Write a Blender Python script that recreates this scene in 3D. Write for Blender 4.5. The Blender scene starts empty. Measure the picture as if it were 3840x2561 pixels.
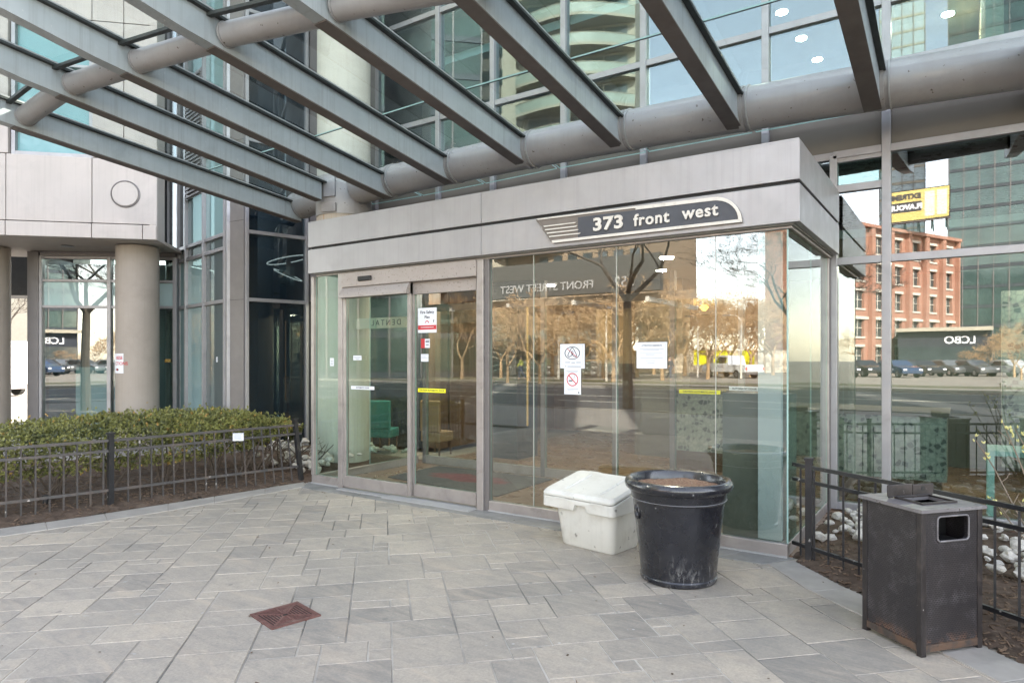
import bpy, math, random
from mathutils import Vector, Matrix, noise as mnoise
random.seed(7)
R=math.radians
scene=bpy.context.scene
col=scene.collection
rnd=random.uniform
# ------------------------------------------------------------------ mesh helper
class MB:
    def __init__(s): s.v=[]; s.f=[]; s.m=[]
    def add(s,vs,fs,mi=0):
        b=len(s.v); s.v+= [tuple(p) for p in vs]
        for f in fs: s.f.append([b+i for i in f]); s.m.append(mi)
        return s
    def box(s,x0,y0,z0,x1,y1,z1,mi=0):
        if x0>x1: x0,x1=x1,x0
        if y0>y1: y0,y1=y1,y0
        if z0>z1: z0,z1=z1,z0
        return s.add([(x0,y0,z0),(x1,y0,z0),(x1,y1,z0),(x0,y1,z0),(x0,y0,z1),(x1,y0,z1),(x1,y1,z1),(x0,y1,z1)],
          [(0,3,2,1),(4,5,6,7),(0,1,5,4),(1,2,6,5),(2,3,7,6),(3,0,4,7)],mi)
    def bar(s,p0,p1,w,h,mi=0,up=(0,0,1)):
        p0=Vector(p0);p1=Vector(p1);d=(p1-p0).normalized();u=Vector(up)
        if abs(d.dot(u))>.98: u=Vector((0,1,0))
        a=d.cross(u).normalized();b=a.cross(d).normalized()
        vs=[]
        for p in (p0,p1):
            for sa,sb in ((-1,-1),(1,-1),(1,1),(-1,1)): vs.append(p+a*(sa*w/2)+b*(sb*h/2))
        return s.add(vs,[(0,1,2,3),(7,6,5,4),(0,4,5,1),(1,5,6,2),(2,6,7,3),(3,7,4,0)],mi)
    def prism(s,poly,z0,z1,mi=0):
        n=len(poly)
        ar=sum(poly[i][0]*poly[(i+1)%n][1]-poly[(i+1)%n][0]*poly[i][1] for i in range(n))
        if ar<0: poly=list(reversed(poly))
        vs=[(p[0],p[1],z0) for p in poly]+[(p[0],p[1],z1) for p in poly]
        fs=[tuple(reversed(range(n))),tuple(range(n,2*n))]+[(i,(i+1)%n,n+(i+1)%n,n+i) for i in range(n)]
        return s.add(vs,fs,mi)
    def tube(s,pts,rad,n=8,cap=True,mi=0):
        pts=[Vector(p) for p in pts]
        if not isinstance(rad,(list,tuple)): rad=[rad]*len(pts)
        b=len(s.v); ref=Vector((0.31,0.17,0.93)); a=None
        for i,p in enumerate(pts):
            d=(pts[min(i+1,len(pts)-1)]-pts[max(i-1,0)])
            d=d.normalized() if d.length>1e-9 else Vector((0,0,1))
            if a is None:
                a=d.cross(ref)
                if a.length<.1: a=d.cross(Vector((1,0,0)))
            a=(a-d*a.dot(d)).normalized(); c=d.cross(a)
            for k in range(n):
                t=2*math.pi*k/n; q=p+(a*math.cos(t)+c*math.sin(t))*rad[i]; s.v.append(tuple(q))
        for i in range(len(pts)-1):
            for k in range(n):
                k2=(k+1)%n; s.f.append([b+i*n+k,b+i*n+k2,b+(i+1)*n+k2,b+(i+1)*n+k]); s.m.append(mi)
        if cap:
            s.f.append([b+k for k in reversed(range(n))]); s.m.append(mi)
            e=b+(len(pts)-1)*n; s.f.append([e+k for k in range(n)]); s.m.append(mi)
        return s
    def lathe(s,prof,n=48,c=(0,0,0),mi=0,capb=False,capt=False):
        b=len(s.v)
        for r,z in prof:
            for k in range(n):
                t=2*math.pi*k/n; s.v.append((c[0]+r*math.cos(t),c[1]+r*math.sin(t),c[2]+z))
        for i in range(len(prof)-1):
            for k in range(n):
                k2=(k+1)%n; s.f.append([b+i*n+k,b+i*n+k2,b+(i+1)*n+k2,b+(i+1)*n+k]); s.m.append(mi)
        if capb: s.f.append([b+k for k in reversed(range(n))]); s.m.append(mi)
        if capt:
            e=b+(len(prof)-1)*n; s.f.append([e+k for k in range(n)]); s.m.append(mi)
        return s
    def data(s,name,mats):
        me=bpy.data.meshes.new(name); me.from_pydata(s.v,[],s.f)
        if not isinstance(mats,(list,tuple)): mats=[mats]
        for m in mats: me.materials.append(m)
        if len(mats)>1: me.polygons.foreach_set('material_index',s.m)
        me.update(); return me
    def build(s,name,mats,parent=None,bevel=0,smooth=None,seg=2,local=False):
        me=s.data(name,mats)
        if smooth is not None:
            me.polygons.foreach_set('use_smooth',[True]*len(me.polygons))
            me.set_sharp_from_angle(angle=R(smooth))
        return link(name,me,parent,bevel,seg,local)
def link(name,me,parent=None,bevel=0,seg=2,local=False):
    o=bpy.data.objects.new(name,me); col.objects.link(o)
    if parent is not None:
        o.parent=parent
        if not local and parent.type=='EMPTY': o.matrix_parent_inverse=Matrix.Translation(parent.location).inverted()
    if bevel:
        md=o.modifiers.new('edge','BEVEL'); md.width=bevel; md.segments=seg; md.limit_method='ANGLE'; md.angle_limit=R(35); md.harden_normals=False
    return o
def tag(o,label=None,cat=None,group=None,kind=None):
    if label: o['label']=label
    if cat: o['category']=cat
    if group: o['group']=group
    if kind: o['kind']=kind
    return o
def thing(name,label,cat,loc=(0,0,0),rz=0,group=None):
    o=bpy.data.objects.new(name,None); col.objects.link(o); o.location=loc; o.rotation_euler=(0,0,rz); o.empty_display_size=.2
    return tag(o,label,cat,group)
def dup(o,parent=None):
    c=o.copy(); col.objects.link(c)
    if parent is not None: c.parent=parent
    for ch in list(o.children): dup(ch,c)
    return c
def text_data(s,size,ext=.002,offset=0,spacing=1.0,align='CENTER'):
    cu=bpy.data.curves.new('lettering','FONT'); cu.body=s; cu.size=size; cu.extrude=ext; cu.offset=offset; cu.space_character=spacing
    cu.align_x=align; cu.align_y='CENTER'; cu.resolution_u=3
    t=bpy.data.objects.new('tmp',cu); col.objects.link(t)
    dg=bpy.context.evaluated_depsgraph_get(); me=bpy.data.meshes.new_from_object(t.evaluated_get(dg))
    bpy.data.objects.remove(t); bpy.data.curves.remove(cu); return me
def place_text(name,s,size,M,mat,parent=None,ext=.002,offset=0,spacing=1.0,align='CENTER',sx=1):
    me=text_data(s,size,ext,offset,spacing,align); me.transform(M@Matrix.Diagonal((sx,1,1,1))); me.materials.clear(); me.materials.append(mat)
    return link(name,me,parent)
def front(u,v,z,ang=0):   # text frame facing -v at a point
    return Matrix.Translation((u,v,z))@Matrix.Rotation(ang,4,'Z')@Matrix.Rotation(R(90),4,'X')
# ------------------------------------------------------------------ materials
def nt(name):
    m=bpy.data.materials.new(name); m.use_nodes=True; t=m.node_tree; t.nodes.clear(); return m,t
def N(t,k,**kw):
    n=t.nodes.new(k)
    for a,b in kw.items():
        if a in n.inputs.keys() if isinstance(a,str) else False: n.inputs[a].default_value=b
        else: setattr(n,a,b)
    return n
def inp(n,**kw):
    for a,b in kw.items(): n.inputs[a.replace('_',' ')].default_value=b
    return n
def mixc(t,fac,a,b,mode='MIX'):
    n=t.nodes.new('ShaderNodeMix'); n.data_type='RGBA'; n.blend_type=mode
    for i,x in ((0,fac),(6,a),(7,b)):
        if hasattr(x,'is_output'): t.links.new(x,n.inputs[i])
        elif i==0: n.inputs[0].default_value=x
        else: n.inputs[i].default_value=(*x[:3],1)
    return n.outputs[2]
def ramp(t,x,p0,p1,c0=(0,0,0),c1=(1,1,1)):
    n=t.nodes.new('ShaderNodeValToRGB'); e=n.color_ramp.elements; e[0].position=p0; e[1].position=p1; e[0].color=(*c0,1); e[1].color=(*c1,1)
    t.links.new(x,n.inputs[0]); return n.outputs[0]
def noise(t,vec,scale,detail=5,rough=.55,dist=0):
    n=t.nodes.new('ShaderNodeTexNoise'); n.inputs['Scale'].default_value=scale; n.inputs['Detail'].default_value=detail; n.inputs['Roughness'].default_value=rough; n.inputs['Distortion'].default_value=dist
    if vec is not None: t.links.new(vec,n.inputs['Vector'])
    return n.outputs['Fac']
def coords(t,scale=(1,1,1)):
    tc=t.nodes.new('ShaderNodeTexCoord'); mp=t.nodes.new('ShaderNodeMapping'); mp.inputs['Scale'].default_value=scale
    t.links.new(tc.outputs['Object'],mp.inputs['Vector']); return mp.outputs['Vector']
def sc(c,k): return tuple(min(1,x*k) for x in c)
def pm(name,base,var=.12,rough=.6,metal=0,ns=5,bump=.05,bs=60,dirt=None,dirt_amt=.5,dirt_scale=3,dirt_lo=.52,dirt_hi=.7,streak=None,streak_amt=.5,speck=None,speck_scale=90,speck_lo=.66,spec=.5,coat=0,rough_var=.1):
    m,t=nt(name); out=t.nodes.new('ShaderNodeOutputMaterial'); p=t.nodes.new('ShaderNodeBsdfPrincipled')
    t.links.new(p.outputs[0],out.inputs[0]); v=coords(t)
    n1=noise(t,v,ns,6,.6)
    c=mixc(t,ramp(t,n1,.3,.7),sc(base,1-var),sc(base,1+var))
    if dirt:
        n2=noise(t,v,dirt_scale,8,.65,.3); f=ramp(t,n2,dirt_lo,dirt_hi)
        mm=t.nodes.new('ShaderNodeMath'); mm.operation='MULTIPLY'; t.links.new(f,mm.inputs[0]); mm.inputs[1].default_value=dirt_amt
        c=mixc(t,mm.outputs[0],c,dirt)
    if streak:
        vs=coords(t,(14,14,.35)); n3=noise(t,vs,1.6,6,.7); f=ramp(t,n3,.5,.72)
        mm=t.nodes.new('ShaderNodeMath'); mm.operation='MULTIPLY'; t.links.new(f,mm.inputs[0]); mm.inputs[1].default_value=streak_amt
        c=mixc(t,mm.outputs[0],c,streak)
    if speck:
        n4=noise(t,v,speck_scale,2,.5); c=mixc(t,ramp(t,n4,speck_lo,speck_lo+.05),c,speck)
    t.links.new(c,p.inputs['Base Color'])
    p.inputs['Metallic'].default_value=metal; p.inputs['Specular IOR Level'].default_value=spec
    if coat: p.inputs['Coat Weight'].default_value=coat; p.inputs['Coat Roughness'].default_value=.12
    rr=ramp(t,noise(t,v,ns*2.3,4),.25,.75,(max(0,rough-rough_var),)*3,(min(1,rough+rough_var),)*3); t.links.new(rr,p.inputs['Roughness'])
    if bump:
        b=t.nodes.new('ShaderNodeBump'); b.inputs['Strength'].default_value=bump; b.inputs['Distance'].default_value=.01
        t.links.new(noise(t,v,bs,6,.6),b.inputs['Height']); t.links.new(b.outputs[0],p.inputs['Normal'])
    return m
def glass(name,tint,base,fm,wav=.0,gc=(.97,1,.99),film=None,film_amt=0,dirt=0,dens=.6):
    m,t=nt(name); out=t.nodes.new('ShaderNodeOutputMaterial')
    tr=t.nodes.new('ShaderNodeBsdfTransparent'); tr.inputs[0].default_value=(*tint,1)
    gl=t.nodes.new('ShaderNodeBsdfGlossy'); gl.inputs['Roughness'].default_value=0.0; gl.inputs['Color'].default_value=(*gc,1)
    fr=t.nodes.new('ShaderNodeFresnel'); ge=t.nodes.new('ShaderNodeNewGeometry'); io=t.nodes.new('ShaderNodeMath'); io.operation='MULTIPLY_ADD'; t.links.new(ge.outputs['Backfacing'],io.inputs[0]); io.inputs[1].default_value=1/1.5-1.5; io.inputs[2].default_value=1.5; t.links.new(io.outputs[0],fr.inputs['IOR'])   # a thin sheet reflects alike from both sides
    ma=t.nodes.new('ShaderNodeMath'); ma.operation='MULTIPLY_ADD'; ma.use_clamp=True; t.links.new(fr.outputs[0],ma.inputs[0]); ma.inputs[1].default_value=fm; ma.inputs[2].default_value=base
    mx=t.nodes.new('ShaderNodeMixShader'); t.links.new(ma.outputs[0],mx.inputs[0])
    body=tr.outputs[0]
    if film or dirt:
        df=t.nodes.new('ShaderNodeBsdfDiffuse'); df.inputs[0].default_value=(*(film or (.45,.45,.42)),1)
        fx=t.nodes.new('ShaderNodeMixShader'); t.links.new(tr.outputs[0],fx.inputs[1]); t.links.new(df.outputs[0],fx.inputs[2])
        if dirt:
            v=coords(t); n=noise(t,v,2.5,8,.7,.4); n5=noise(t,v,60,3,.6)
            r1=ramp(t,n,.42,.8); r2=ramp(t,n5,.62,.75)
            m2=t.nodes.new('ShaderNodeMath'); m2.operation='MULTIPLY_ADD'; t.links.new(r1,m2.inputs[0]); m2.inputs[1].default_value=dirt; 
            m3=t.nodes.new('ShaderNodeMath'); m3.operation='MULTIPLY'; t.links.new(r2,m3.inputs[0]); m3.inputs[1].default_value=dirt*1.5; t.links.new(m3.outputs[0],m2.inputs[2])
            t.links.new(m2.outputs[0],fx.inputs[0])
        else: fx.inputs[0].default_value=film_amt
        body=fx.outputs[0]
    t.links.new(body,mx.inputs[1]); t.links.new(gl.outputs[0],mx.inputs[2]); t.links.new(mx.outputs[0],out.inputs[0])
    if wav:
        v=coords(t); b=t.nodes.new('ShaderNodeBump'); b.inputs['Strength'].default_value=1; b.inputs['Distance'].default_value=wav
        t.links.new(noise(t,v,dens,2,.4),b.inputs['Height']); t.links.new(b.outputs[0],gl.inputs['Normal'])
    return m
def emis(name,c,s):
    m,t=nt(name); out=t.nodes.new('ShaderNodeOutputMaterial'); e=t.nodes.new('ShaderNodeEmission'); e.inputs[0].default_value=(*c,1); e.inputs[1].default_value=s
    t.links.new(e.outputs[0],out.inputs[0]); return m
def clear(name,c):
    m,t=nt(name); out=t.nodes.new('ShaderNodeOutputMaterial'); e=t.nodes.new('ShaderNodeBsdfTransparent'); e.inputs[0].default_value=(*c,1)
    t.links.new(e.outputs[0],out.inputs[0]); return m
def lin(r,g,b):
    f=lambda x:(x/255/12.92 if x/255<=.04045 else ((x/255+.055)/1.055)**2.4); return (f(r),f(g),f(b))

# paving: tone per stone comes from a face attribute (random per slab, with canopy shade put in by the doors)
def paving_mat():
    m,t=nt('slate_paver'); out=t.nodes.new('ShaderNodeOutputMaterial'); p=t.nodes.new('ShaderNodeBsdfPrincipled'); t.links.new(p.outputs[0],out.inputs[0])
    at=t.nodes.new('ShaderNodeAttribute'); at.attribute_name='tone'; v=coords(t)
    rot=t.nodes.new('ShaderNodeMapping'); rot.inputs['Rotation'].default_value=(0,0,R(-45)); rot.inputs['Scale'].default_value=(3,14,1); t.links.new(v,rot.inputs['Vector'])
    n=t.nodes.new('ShaderNodeValToRGB'); e=n.color_ramp.elements
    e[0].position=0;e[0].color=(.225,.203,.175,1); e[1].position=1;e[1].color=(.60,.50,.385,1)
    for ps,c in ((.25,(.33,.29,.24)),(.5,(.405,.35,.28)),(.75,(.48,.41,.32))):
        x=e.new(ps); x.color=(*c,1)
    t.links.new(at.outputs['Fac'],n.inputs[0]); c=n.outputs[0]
    c=mixc(t,ramp(t,noise(t,rot.outputs[0],1.3,8,.7,.6),.35,.7,(0,)*3,(.55,)*3),c,(.50,.43,.345))
    c=mixc(t,ramp(t,noise(t,v,1.1,6,.6),.5,.72,(0,)*3,(.5,)*3),c,(.225,.212,.188))
    c=mixc(t,ramp(t,noise(t,v,60,5,.75),.35,.65,(.0,)*3,(.36,)*3),c,(.12,.118,.115))
    c=mixc(t,ramp(t,noise(t,v,9,7,.75,.4),.48,.68,(0,)*3,(.40,)*3),c,(.16,.16,.155))
    c=mixc(t,ramp(t,noise(t,rot.outputs[0],.5,7,.7,.8),.52,.7,(0,)*3,(.4,)*3),c,(.50,.40,.30))
    c=mixc(t,ramp(t,noise(t,v,13,3,.5),.71,.76,(0,)*3,(.5,)*3),c,(.42,.41,.39))
    vo=t.nodes.new('ShaderNodeTexVoronoi'); vo.inputs['Scale'].default_value=2.6; vo.inputs['Randomness'].default_value=1; t.links.new(v,vo.inputs['Vector'])
    sp=ramp(t,vo.outputs['Distance'],.035,.055,(.55,)*3,(0,)*3); c=mixc(t,sp,c,(.12,.118,.115))
    vo2=t.nodes.new('ShaderNodeTexVoronoi'); vo2.inputs['Scale'].default_value=4.3; t.links.new(v,vo2.inputs['Vector']); c=mixc(t,ramp(t,vo2.outputs['Distance'],.030,.042,(.6,)*3,(0,)*3),c,(.55,.53,.50))
    c=mixc(t,ramp(t,noise(t,v,.45,7,.65,.5),.52,.68,(0,)*3,(.38,)*3),c,(.17,.165,.155))
    t.links.new(c,p.inputs['Base Color']); p.inputs['Roughness'].default_value=.62; p.inputs['Specular IOR Level'].default_value=.4
    b=t.nodes.new('ShaderNodeBump'); b.inputs['Strength'].default_value=.5; b.inputs['Distance'].default_value=.004
    t.links.new(noise(t,rot.outputs[0],2.5,8,.7,.5),b.inputs['Height']); t.links.new(b.outputs[0],p.inputs['Normal'])
    return m
def joint_mat():
    m,t=nt('joint_sand'); out=t.nodes.new('ShaderNodeOutputMaterial'); p=t.nodes.new('ShaderNodeBsdfPrincipled'); t.links.new(p.outputs[0],out.inputs[0]); v=coords(t)
    c=mixc(t,ramp(t,noise(t,v,.55,4,.6),.40,.58),(.47,.43,.37),(.085,.08,.07)); c=mixc(t,ramp(t,noise(t,v,40,3),.4,.7,(0,)*3,(.3,)*3),c,(.3,.28,.25))
    t.links.new(c,p.inputs['Base Color']); p.inputs['Roughness'].default_value=.95; return m
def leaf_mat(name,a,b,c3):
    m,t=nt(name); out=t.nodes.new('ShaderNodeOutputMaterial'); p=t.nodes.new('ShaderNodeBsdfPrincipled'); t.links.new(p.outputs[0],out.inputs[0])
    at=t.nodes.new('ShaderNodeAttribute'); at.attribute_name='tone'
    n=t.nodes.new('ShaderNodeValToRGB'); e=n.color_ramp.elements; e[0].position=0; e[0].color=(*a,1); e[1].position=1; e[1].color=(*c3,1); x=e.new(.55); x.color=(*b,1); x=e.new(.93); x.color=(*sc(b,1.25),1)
    t.links.new(at.outputs['Fac'],n.inputs[0]); t.links.new(n.outputs[0],p.inputs['Base Color']); p.inputs['Roughness'].default_value=.55
    tl=t.nodes.new('ShaderNodeBsdfTranslucent'); t.links.new(n.outputs[0],tl.inputs[0]); mx=t.nodes.new('ShaderNodeMixShader'); mx.inputs[0].default_value=.25
    t.links.new(p.outputs[0],mx.inputs[1]); t.links.new(tl.outputs[0],mx.inputs[2]); t.links.new(mx.outputs[0],out.inputs[0]); return m
def brickmat(name,c1,c2,mortar,scale=1.0,bw=.22,bh=.075):
    m,t=nt(name); out=t.nodes.new('ShaderNodeOutputMaterial'); p=t.nodes.new('ShaderNodeBsdfPrincipled'); t.links.new(p.outputs[0],out.inputs[0])
    v=coords(t); sp=t.nodes.new('ShaderNodeSeparateXYZ'); t.links.new(v,sp.inputs[0]); ad=t.nodes.new('ShaderNodeMath'); ad.operation='ADD'; t.links.new(sp.outputs[0],ad.inputs[0]); t.links.new(sp.outputs[1],ad.inputs[1])
    cb=t.nodes.new('ShaderNodeCombineXYZ'); t.links.new(ad.outputs[0],cb.inputs[0]); t.links.new(sp.outputs[2],cb.inputs[1])
    b=t.nodes.new('ShaderNodeTexBrick'); t.links.new(cb.outputs[0],b.inputs['Vector']); b.inputs['Color1'].default_value=(*c1,1); b.inputs['Color2'].default_value=(*c2,1); b.inputs['Mortar'].default_value=(*mortar,1)
    b.inputs['Scale'].default_value=scale; b.inputs['Brick Width'].default_value=bw; b.inputs['Row Height'].default_value=bh; b.inputs['Mortar Size'].default_value=.008
    c=mixc(t,ramp(t,noise(t,v,.4,5),.35,.7,(0,)*3,(.5,)*3),b.outputs[0],sc(c1,.6)); t.links.new(c,p.inputs['Base Color']); p.inputs['Roughness'].default_value=.85; return m
def pebble_mat():
    m,t=nt('pebble_mosaic'); out=t.nodes.new('ShaderNodeOutputMaterial'); p=t.nodes.new('ShaderNodeBsdfPrincipled'); t.links.new(p.outputs[0],out.inputs[0]); v=coords(t)
    vo=t.nodes.new('ShaderNodeTexVoronoi'); vo.feature='DISTANCE_TO_EDGE'; vo.inputs['Scale'].default_value=17; t.links.new(v,vo.inputs['Vector'])
    vc=t.nodes.new('ShaderNodeTexVoronoi'); vc.inputs['Scale'].default_value=17; t.links.new(v,vc.inputs['Vector'])
    cc=t.nodes.new('ShaderNodeSeparateColor'); t.links.new(vc.outputs['Color'],cc.inputs[0]); c=mixc(t,ramp(t,cc.outputs[0],.55,.75),(.42,.42,.36),(.10,.11,.10))
    c=mixc(t,ramp(t,vo.outputs['Distance'],.06,.16),(.33,.33,.29),c); t.links.new(c,p.inputs['Base Color']); p.inputs['Roughness'].default_value=.4; return m
M={}
M['pave']=paving_mat(); M['joint']=joint_mat()
M['fascia']=pm('zinc_fascia_panel',(.35,.335,.335),.06,.42,.35,2.5,.03,120,dirt=(.30,.29,.28),dirt_amt=.5,streak=(.28,.27,.265),streak_amt=.5)
M['reveal']=pm('black_reveal',(.012,.012,.012),.2,.6)
M['alum']=pm('aged_champagne_aluminium',(.36,.325,.305),.1,.38,.45,6,.03,90,dirt=(.18,.16,.145),dirt_amt=.5,dirt_scale=5)
M['header']=pm('stained_aluminium_header',(.345,.30,.272),.07,.5,.2,4,.04,90,dirt=(.30,.26,.23),dirt_amt=.6,dirt_scale=4,speck=(.20,.17,.15),speck_scale=42,speck_lo=.63)
M['mull']=pm('grey_aluminium_mullion',(.33,.32,.325),.06,.4,.4,4,.02,90,dirt=(.22,.21,.20),dirt_amt=.5)
M['mulld']=pm('brown_grey_mullion',(.175,.16,.155),.08,.45,.3,4,.02,90)
M['paintbeam']=pm('grey_painted_steel',(.40,.43,.435),.07,.42,.1,3,.04,70,dirt=(.30,.325,.33),dirt_amt=.6,dirt_scale=2,streak=(.27,.275,.27),streak_amt=.6,speck=(.52,.52,.50),speck_scale=24,speck_lo=.735)
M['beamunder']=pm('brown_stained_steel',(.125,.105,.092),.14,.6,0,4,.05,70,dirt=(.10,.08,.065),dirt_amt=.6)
M['pipe']=pm('grey_painted_pipe',(.335,.318,.31),.06,.4,.1,2.5,.03,80,dirt=(.28,.255,.235),dirt_amt=.5,streak=(.29,.272,.255),streak_amt=.5,speck=(.08,.055,.04),speck_scale=22,speck_lo=.70)
M['ring']=pm('pale_weld_ring',(.36,.355,.345),.06,.45,.1)
M['darkgasket']=pm('dark_gasket',(.03,.034,.032),.2,.5)
M['concrete']=pm('smooth_concrete',(.335,.29,.245),.07,.75,0,2,.06,60,dirt=(.27,.232,.195),dirt_amt=.6,dirt_scale=1.6,streak=(.27,.235,.195),streak_amt=.5)
M['concrete2']=pm('cream_concrete',(.50,.48,.41),.06,.75,0,2,.05,60,dirt=(.42,.39,.33),dirt_amt=.6,dirt_scale=1.6,streak=(.38,.35,.29),streak_amt=.4)
M['stone']=pm('pale_precast_stone',(.48,.435,.40),.05,.8,0,1.5,.05,90,dirt=(.38,.345,.32),dirt_amt=.55,dirt_scale=1.2,streak=(.37,.335,.305),streak_amt=.4)
M['soffit']=pm('beige_soffit',(.40,.35,.30),.05,.8)
M['black']=pm('black_painted_steel',(.015,.015,.017),.25,.42,.1,8,.06,60,dirt=(.06,.05,.045),dirt_amt=.5,dirt_scale=9,dirt_lo=.55,dirt_hi=.7,speck=(.35,.33,.31),speck_scale=20,speck_lo=.71)
M['rustfence']=pm('worn_brown_black_rail',(.060,.055,.053),.25,.55,.1,8,.06,60,dirt=(.12,.088,.070),dirt_amt=.6,dirt_scale=6,dirt_lo=.48,dirt_hi=.64,speck=(.42,.39,.36),speck_scale=14,speck_lo=.69)
M['soil']=pm('brown_soil',(.085,.060,.044),.4,.95,0,9,.9,28,dirt=(.15,.115,.085),dirt_amt=.7,dirt_scale=14,spec=.2)
M['chip']=pm('bark_chip',(.13,.09,.062),.5,.95,0,3,.1,spec=.2)
M['rock']=pm('white_limestone',(.44,.415,.37),.22,.85,0,7,.35,26,dirt=(.40,.34,.27),dirt_amt=.6,dirt_scale=8)
M['gl_vest']=glass('lobby_glass',(.84,.86,.80),.125,1.45,.0012,dens=.5)
M['gl_door']=glass('door_glass',(.80,.86,.82),.03,1.2,.0006)
M['gl_side']=glass('side_glass',(.72,.86,.80),.05,1.2,.0005)
M['gl_wall']=glass('coated_window_glass',(.55,.68,.64),.16,1.3,.0022,dens=.45)
M['gl_upper']=glass('upper_window_glass',(.50,.68,.72),.125,1.2,.0022,gc=(.80,.95,1.0),dens=.4)
M['gl_dark']=glass('dark_tinted_glass',(.20,.28,.33),.03,.7,film=(.010,.018,.025),film_amt=.72)
M['gl_roof']=glass('canopy_glass',(.85,.91,.88),.03,.9,dirt=.10)
M['gl_film']=glass('frosted_film_glass',(.5,.62,.62),.10,1.0,.001,film=(.47,.62,.62),film_amt=.78)
M['gl_bay']=glass('teal_film_glass',(.4,.55,.55),.07,.9,.001,film=(.27,.40,.40),film_amt=.85)
M['gl_bayg']=glass('grey_film_glass',(.3,.35,.35),.05,.8,.001,film=(.105,.125,.125),film_amt=.9)
M['gl_turq']=glass('turquoise_window_glass',(.35,.62,.64),.02,.7,.0015,film=(.17,.36,.37),film_amt=.85)
M['gedge']=pm('glass_edge_green',(.30,.45,.41),.05,.25)
M['frostcream']=pm('cream_frosted_strip',(.46,.45,.36),.04,.6,bump=0)
M['silicone']=pm('clear_silicone',(.42,.40,.36),.05,.4)
M['gl_span']=pm('taupe_spandrel_panel',(.125,.108,.085),.06,.55,0,1.5,0)
M['shoproom']=pm('shop_blind',(.20,.23,.245),.06,.7)
M['tgreen2']=pm('dark_green_tower_glass',(.045,.075,.065),.3,.12,.1,.2,0,spec=.6)
M['rail_gl']=pm('pale_balcony_glass',(.33,.38,.33),.06,.25)
M['storedark']=pm('navy_store_front',(.018,.02,.032),.15,.6)
M['backgl']=clear('glass_back_face',(.97,.985,.98))
M['white']=pm('white_paper',(.72,.73,.76),.02,.6,bump=0)
M['ink']=pm('dark_ink',(.045,.045,.05),.1,.6,bump=0)
M['greyink']=pm('grey_ink',(.30,.31,.33),.1,.6,bump=0)
M['red']=pm('red_print',(.50,.035,.04),.05,.5,bump=0)
M['yellow']=pm('yellow_sticker',(.85,.80,.02),.05,.5,bump=0)
M['signblack']=pm('charcoal_sign_face',(.055,.058,.068),.15,.5,0,6,.05)
M['signcream']=pm('cream_sign_metal',(.62,.58,.52),.06,.45,.1,8,.05,dirt=(.42,.37,.31),dirt_amt=.5,dirt_scale=12)
M['signbrown']=pm('brown_sign_face',(.16,.135,.115),.1,.5)
M['saltbin']=pm('off_white_plastic',(.60,.585,.535),.05,.48,0,3,.05,120,streak=(.45,.43,.38),streak_amt=.35,dirt=(.44,.415,.365),dirt_amt=.6,dirt_scale=5,speck=(.26,.245,.22),speck_scale=15,speck_lo=.69)
def pot_mat():
    m=pm('black_glazed_pot',(.0125,.013,.017),.25,.27,0,5,.04,26,dirt=(.035,.035,.038),dirt_amt=.5,dirt_scale=7,speck=(.42,.42,.41),speck_scale=17,speck_lo=.735,coat=.35); t=m.node_tree; p=next(n for n in t.nodes if n.type=='BSDF_PRINCIPLED'); src=p.inputs['Base Color'].links[0].from_socket
    v=coords(t); sp=t.nodes.new('ShaderNodeSeparateXYZ'); t.links.new(v,sp.inputs[0]); zr=t.nodes.new('ShaderNodeMapRange'); zr.inputs[1].default_value=.26; zr.inputs[2].default_value=.06; t.links.new(sp.outputs[2],zr.inputs[0])
    vs=coords(t,(1,1,.35)); n=ramp(t,noise(t,vs,30,6,.75,.6),.50,.62); n2=ramp(t,noise(t,v,4,4,.6),.47,.62); a=t.nodes.new('ShaderNodeMath'); a.operation='MULTIPLY'; t.links.new(n,a.inputs[0]); t.links.new(n2,a.inputs[1]); b=t.nodes.new('ShaderNodeMath'); b.operation='MULTIPLY'; t.links.new(a.outputs[0],b.inputs[0]); t.links.new(zr.outputs[0],b.inputs[1])
    t.links.new(mixc(t,b.outputs[0],src,(.20,.195,.19)),p.inputs['Base Color']); return m
M['pot']=pot_mat()
M['potsoil']=pm('potting_mix',(.25,.15,.095),.5,.95,0,60,.9,120,speck=(.45,.34,.24),speck_scale=75,speck_lo=.58,spec=.2)
M['granite']=pm('dark_grey_slab',(.205,.198,.185),.2,.6,0,4,.1,40,dirt=(.10,.105,.105),dirt_amt=.7,dirt_scale=2.5)  # darker grey than the edging slabs
M['edging']=pm('grey_edging_slab',(.32,.295,.262),.14,.65,0,4,.12,40,dirt=(.22,.21,.192),dirt_amt=.6,dirt_scale=3)
M['grate']=pm('rusted_iron_grate',(.125,.055,.045),.3,.75,.1,14,.3,60,dirt=(.20,.15,.12),dirt_amt=.5,dirt_scale=12)
M['gratedark']=pm('dark_drain',(.012,.009,.008),.2,.9)
M['yew']=leaf_mat('yew_leaf',(.055,.068,.024),(.215,.215,.062),(.42,.27,.08))
M['stem']=pm('brown_stem',(.095,.072,.055),.3,.9,0,10,.3)
M['twig']=pm('grey_brown_twig',(.17,.135,.10),.25,.9,0,10,.2)
M['bud']=pm('yellow_green_bud',(.55,.52,.20),.15,.6)
M['asphalt']=pm('asphalt',(.06,.06,.062),.15,.85,0,1,.2,80)
M['sidewalk']=pm('pale_sidewalk',(.235,.215,.19),.08,.85,0,1,.1,60)
M['ground']=pm('city_ground',(.24,.215,.18),.12,.9,0,.2,.1)
M['lawn']=pm('dry_lawn',(.105,.10,.055),.3,.95,0,3,.4)
M['bark']=pm('grey_bark',(.095,.078,.062),.25,.9,0,6,.4)
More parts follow.
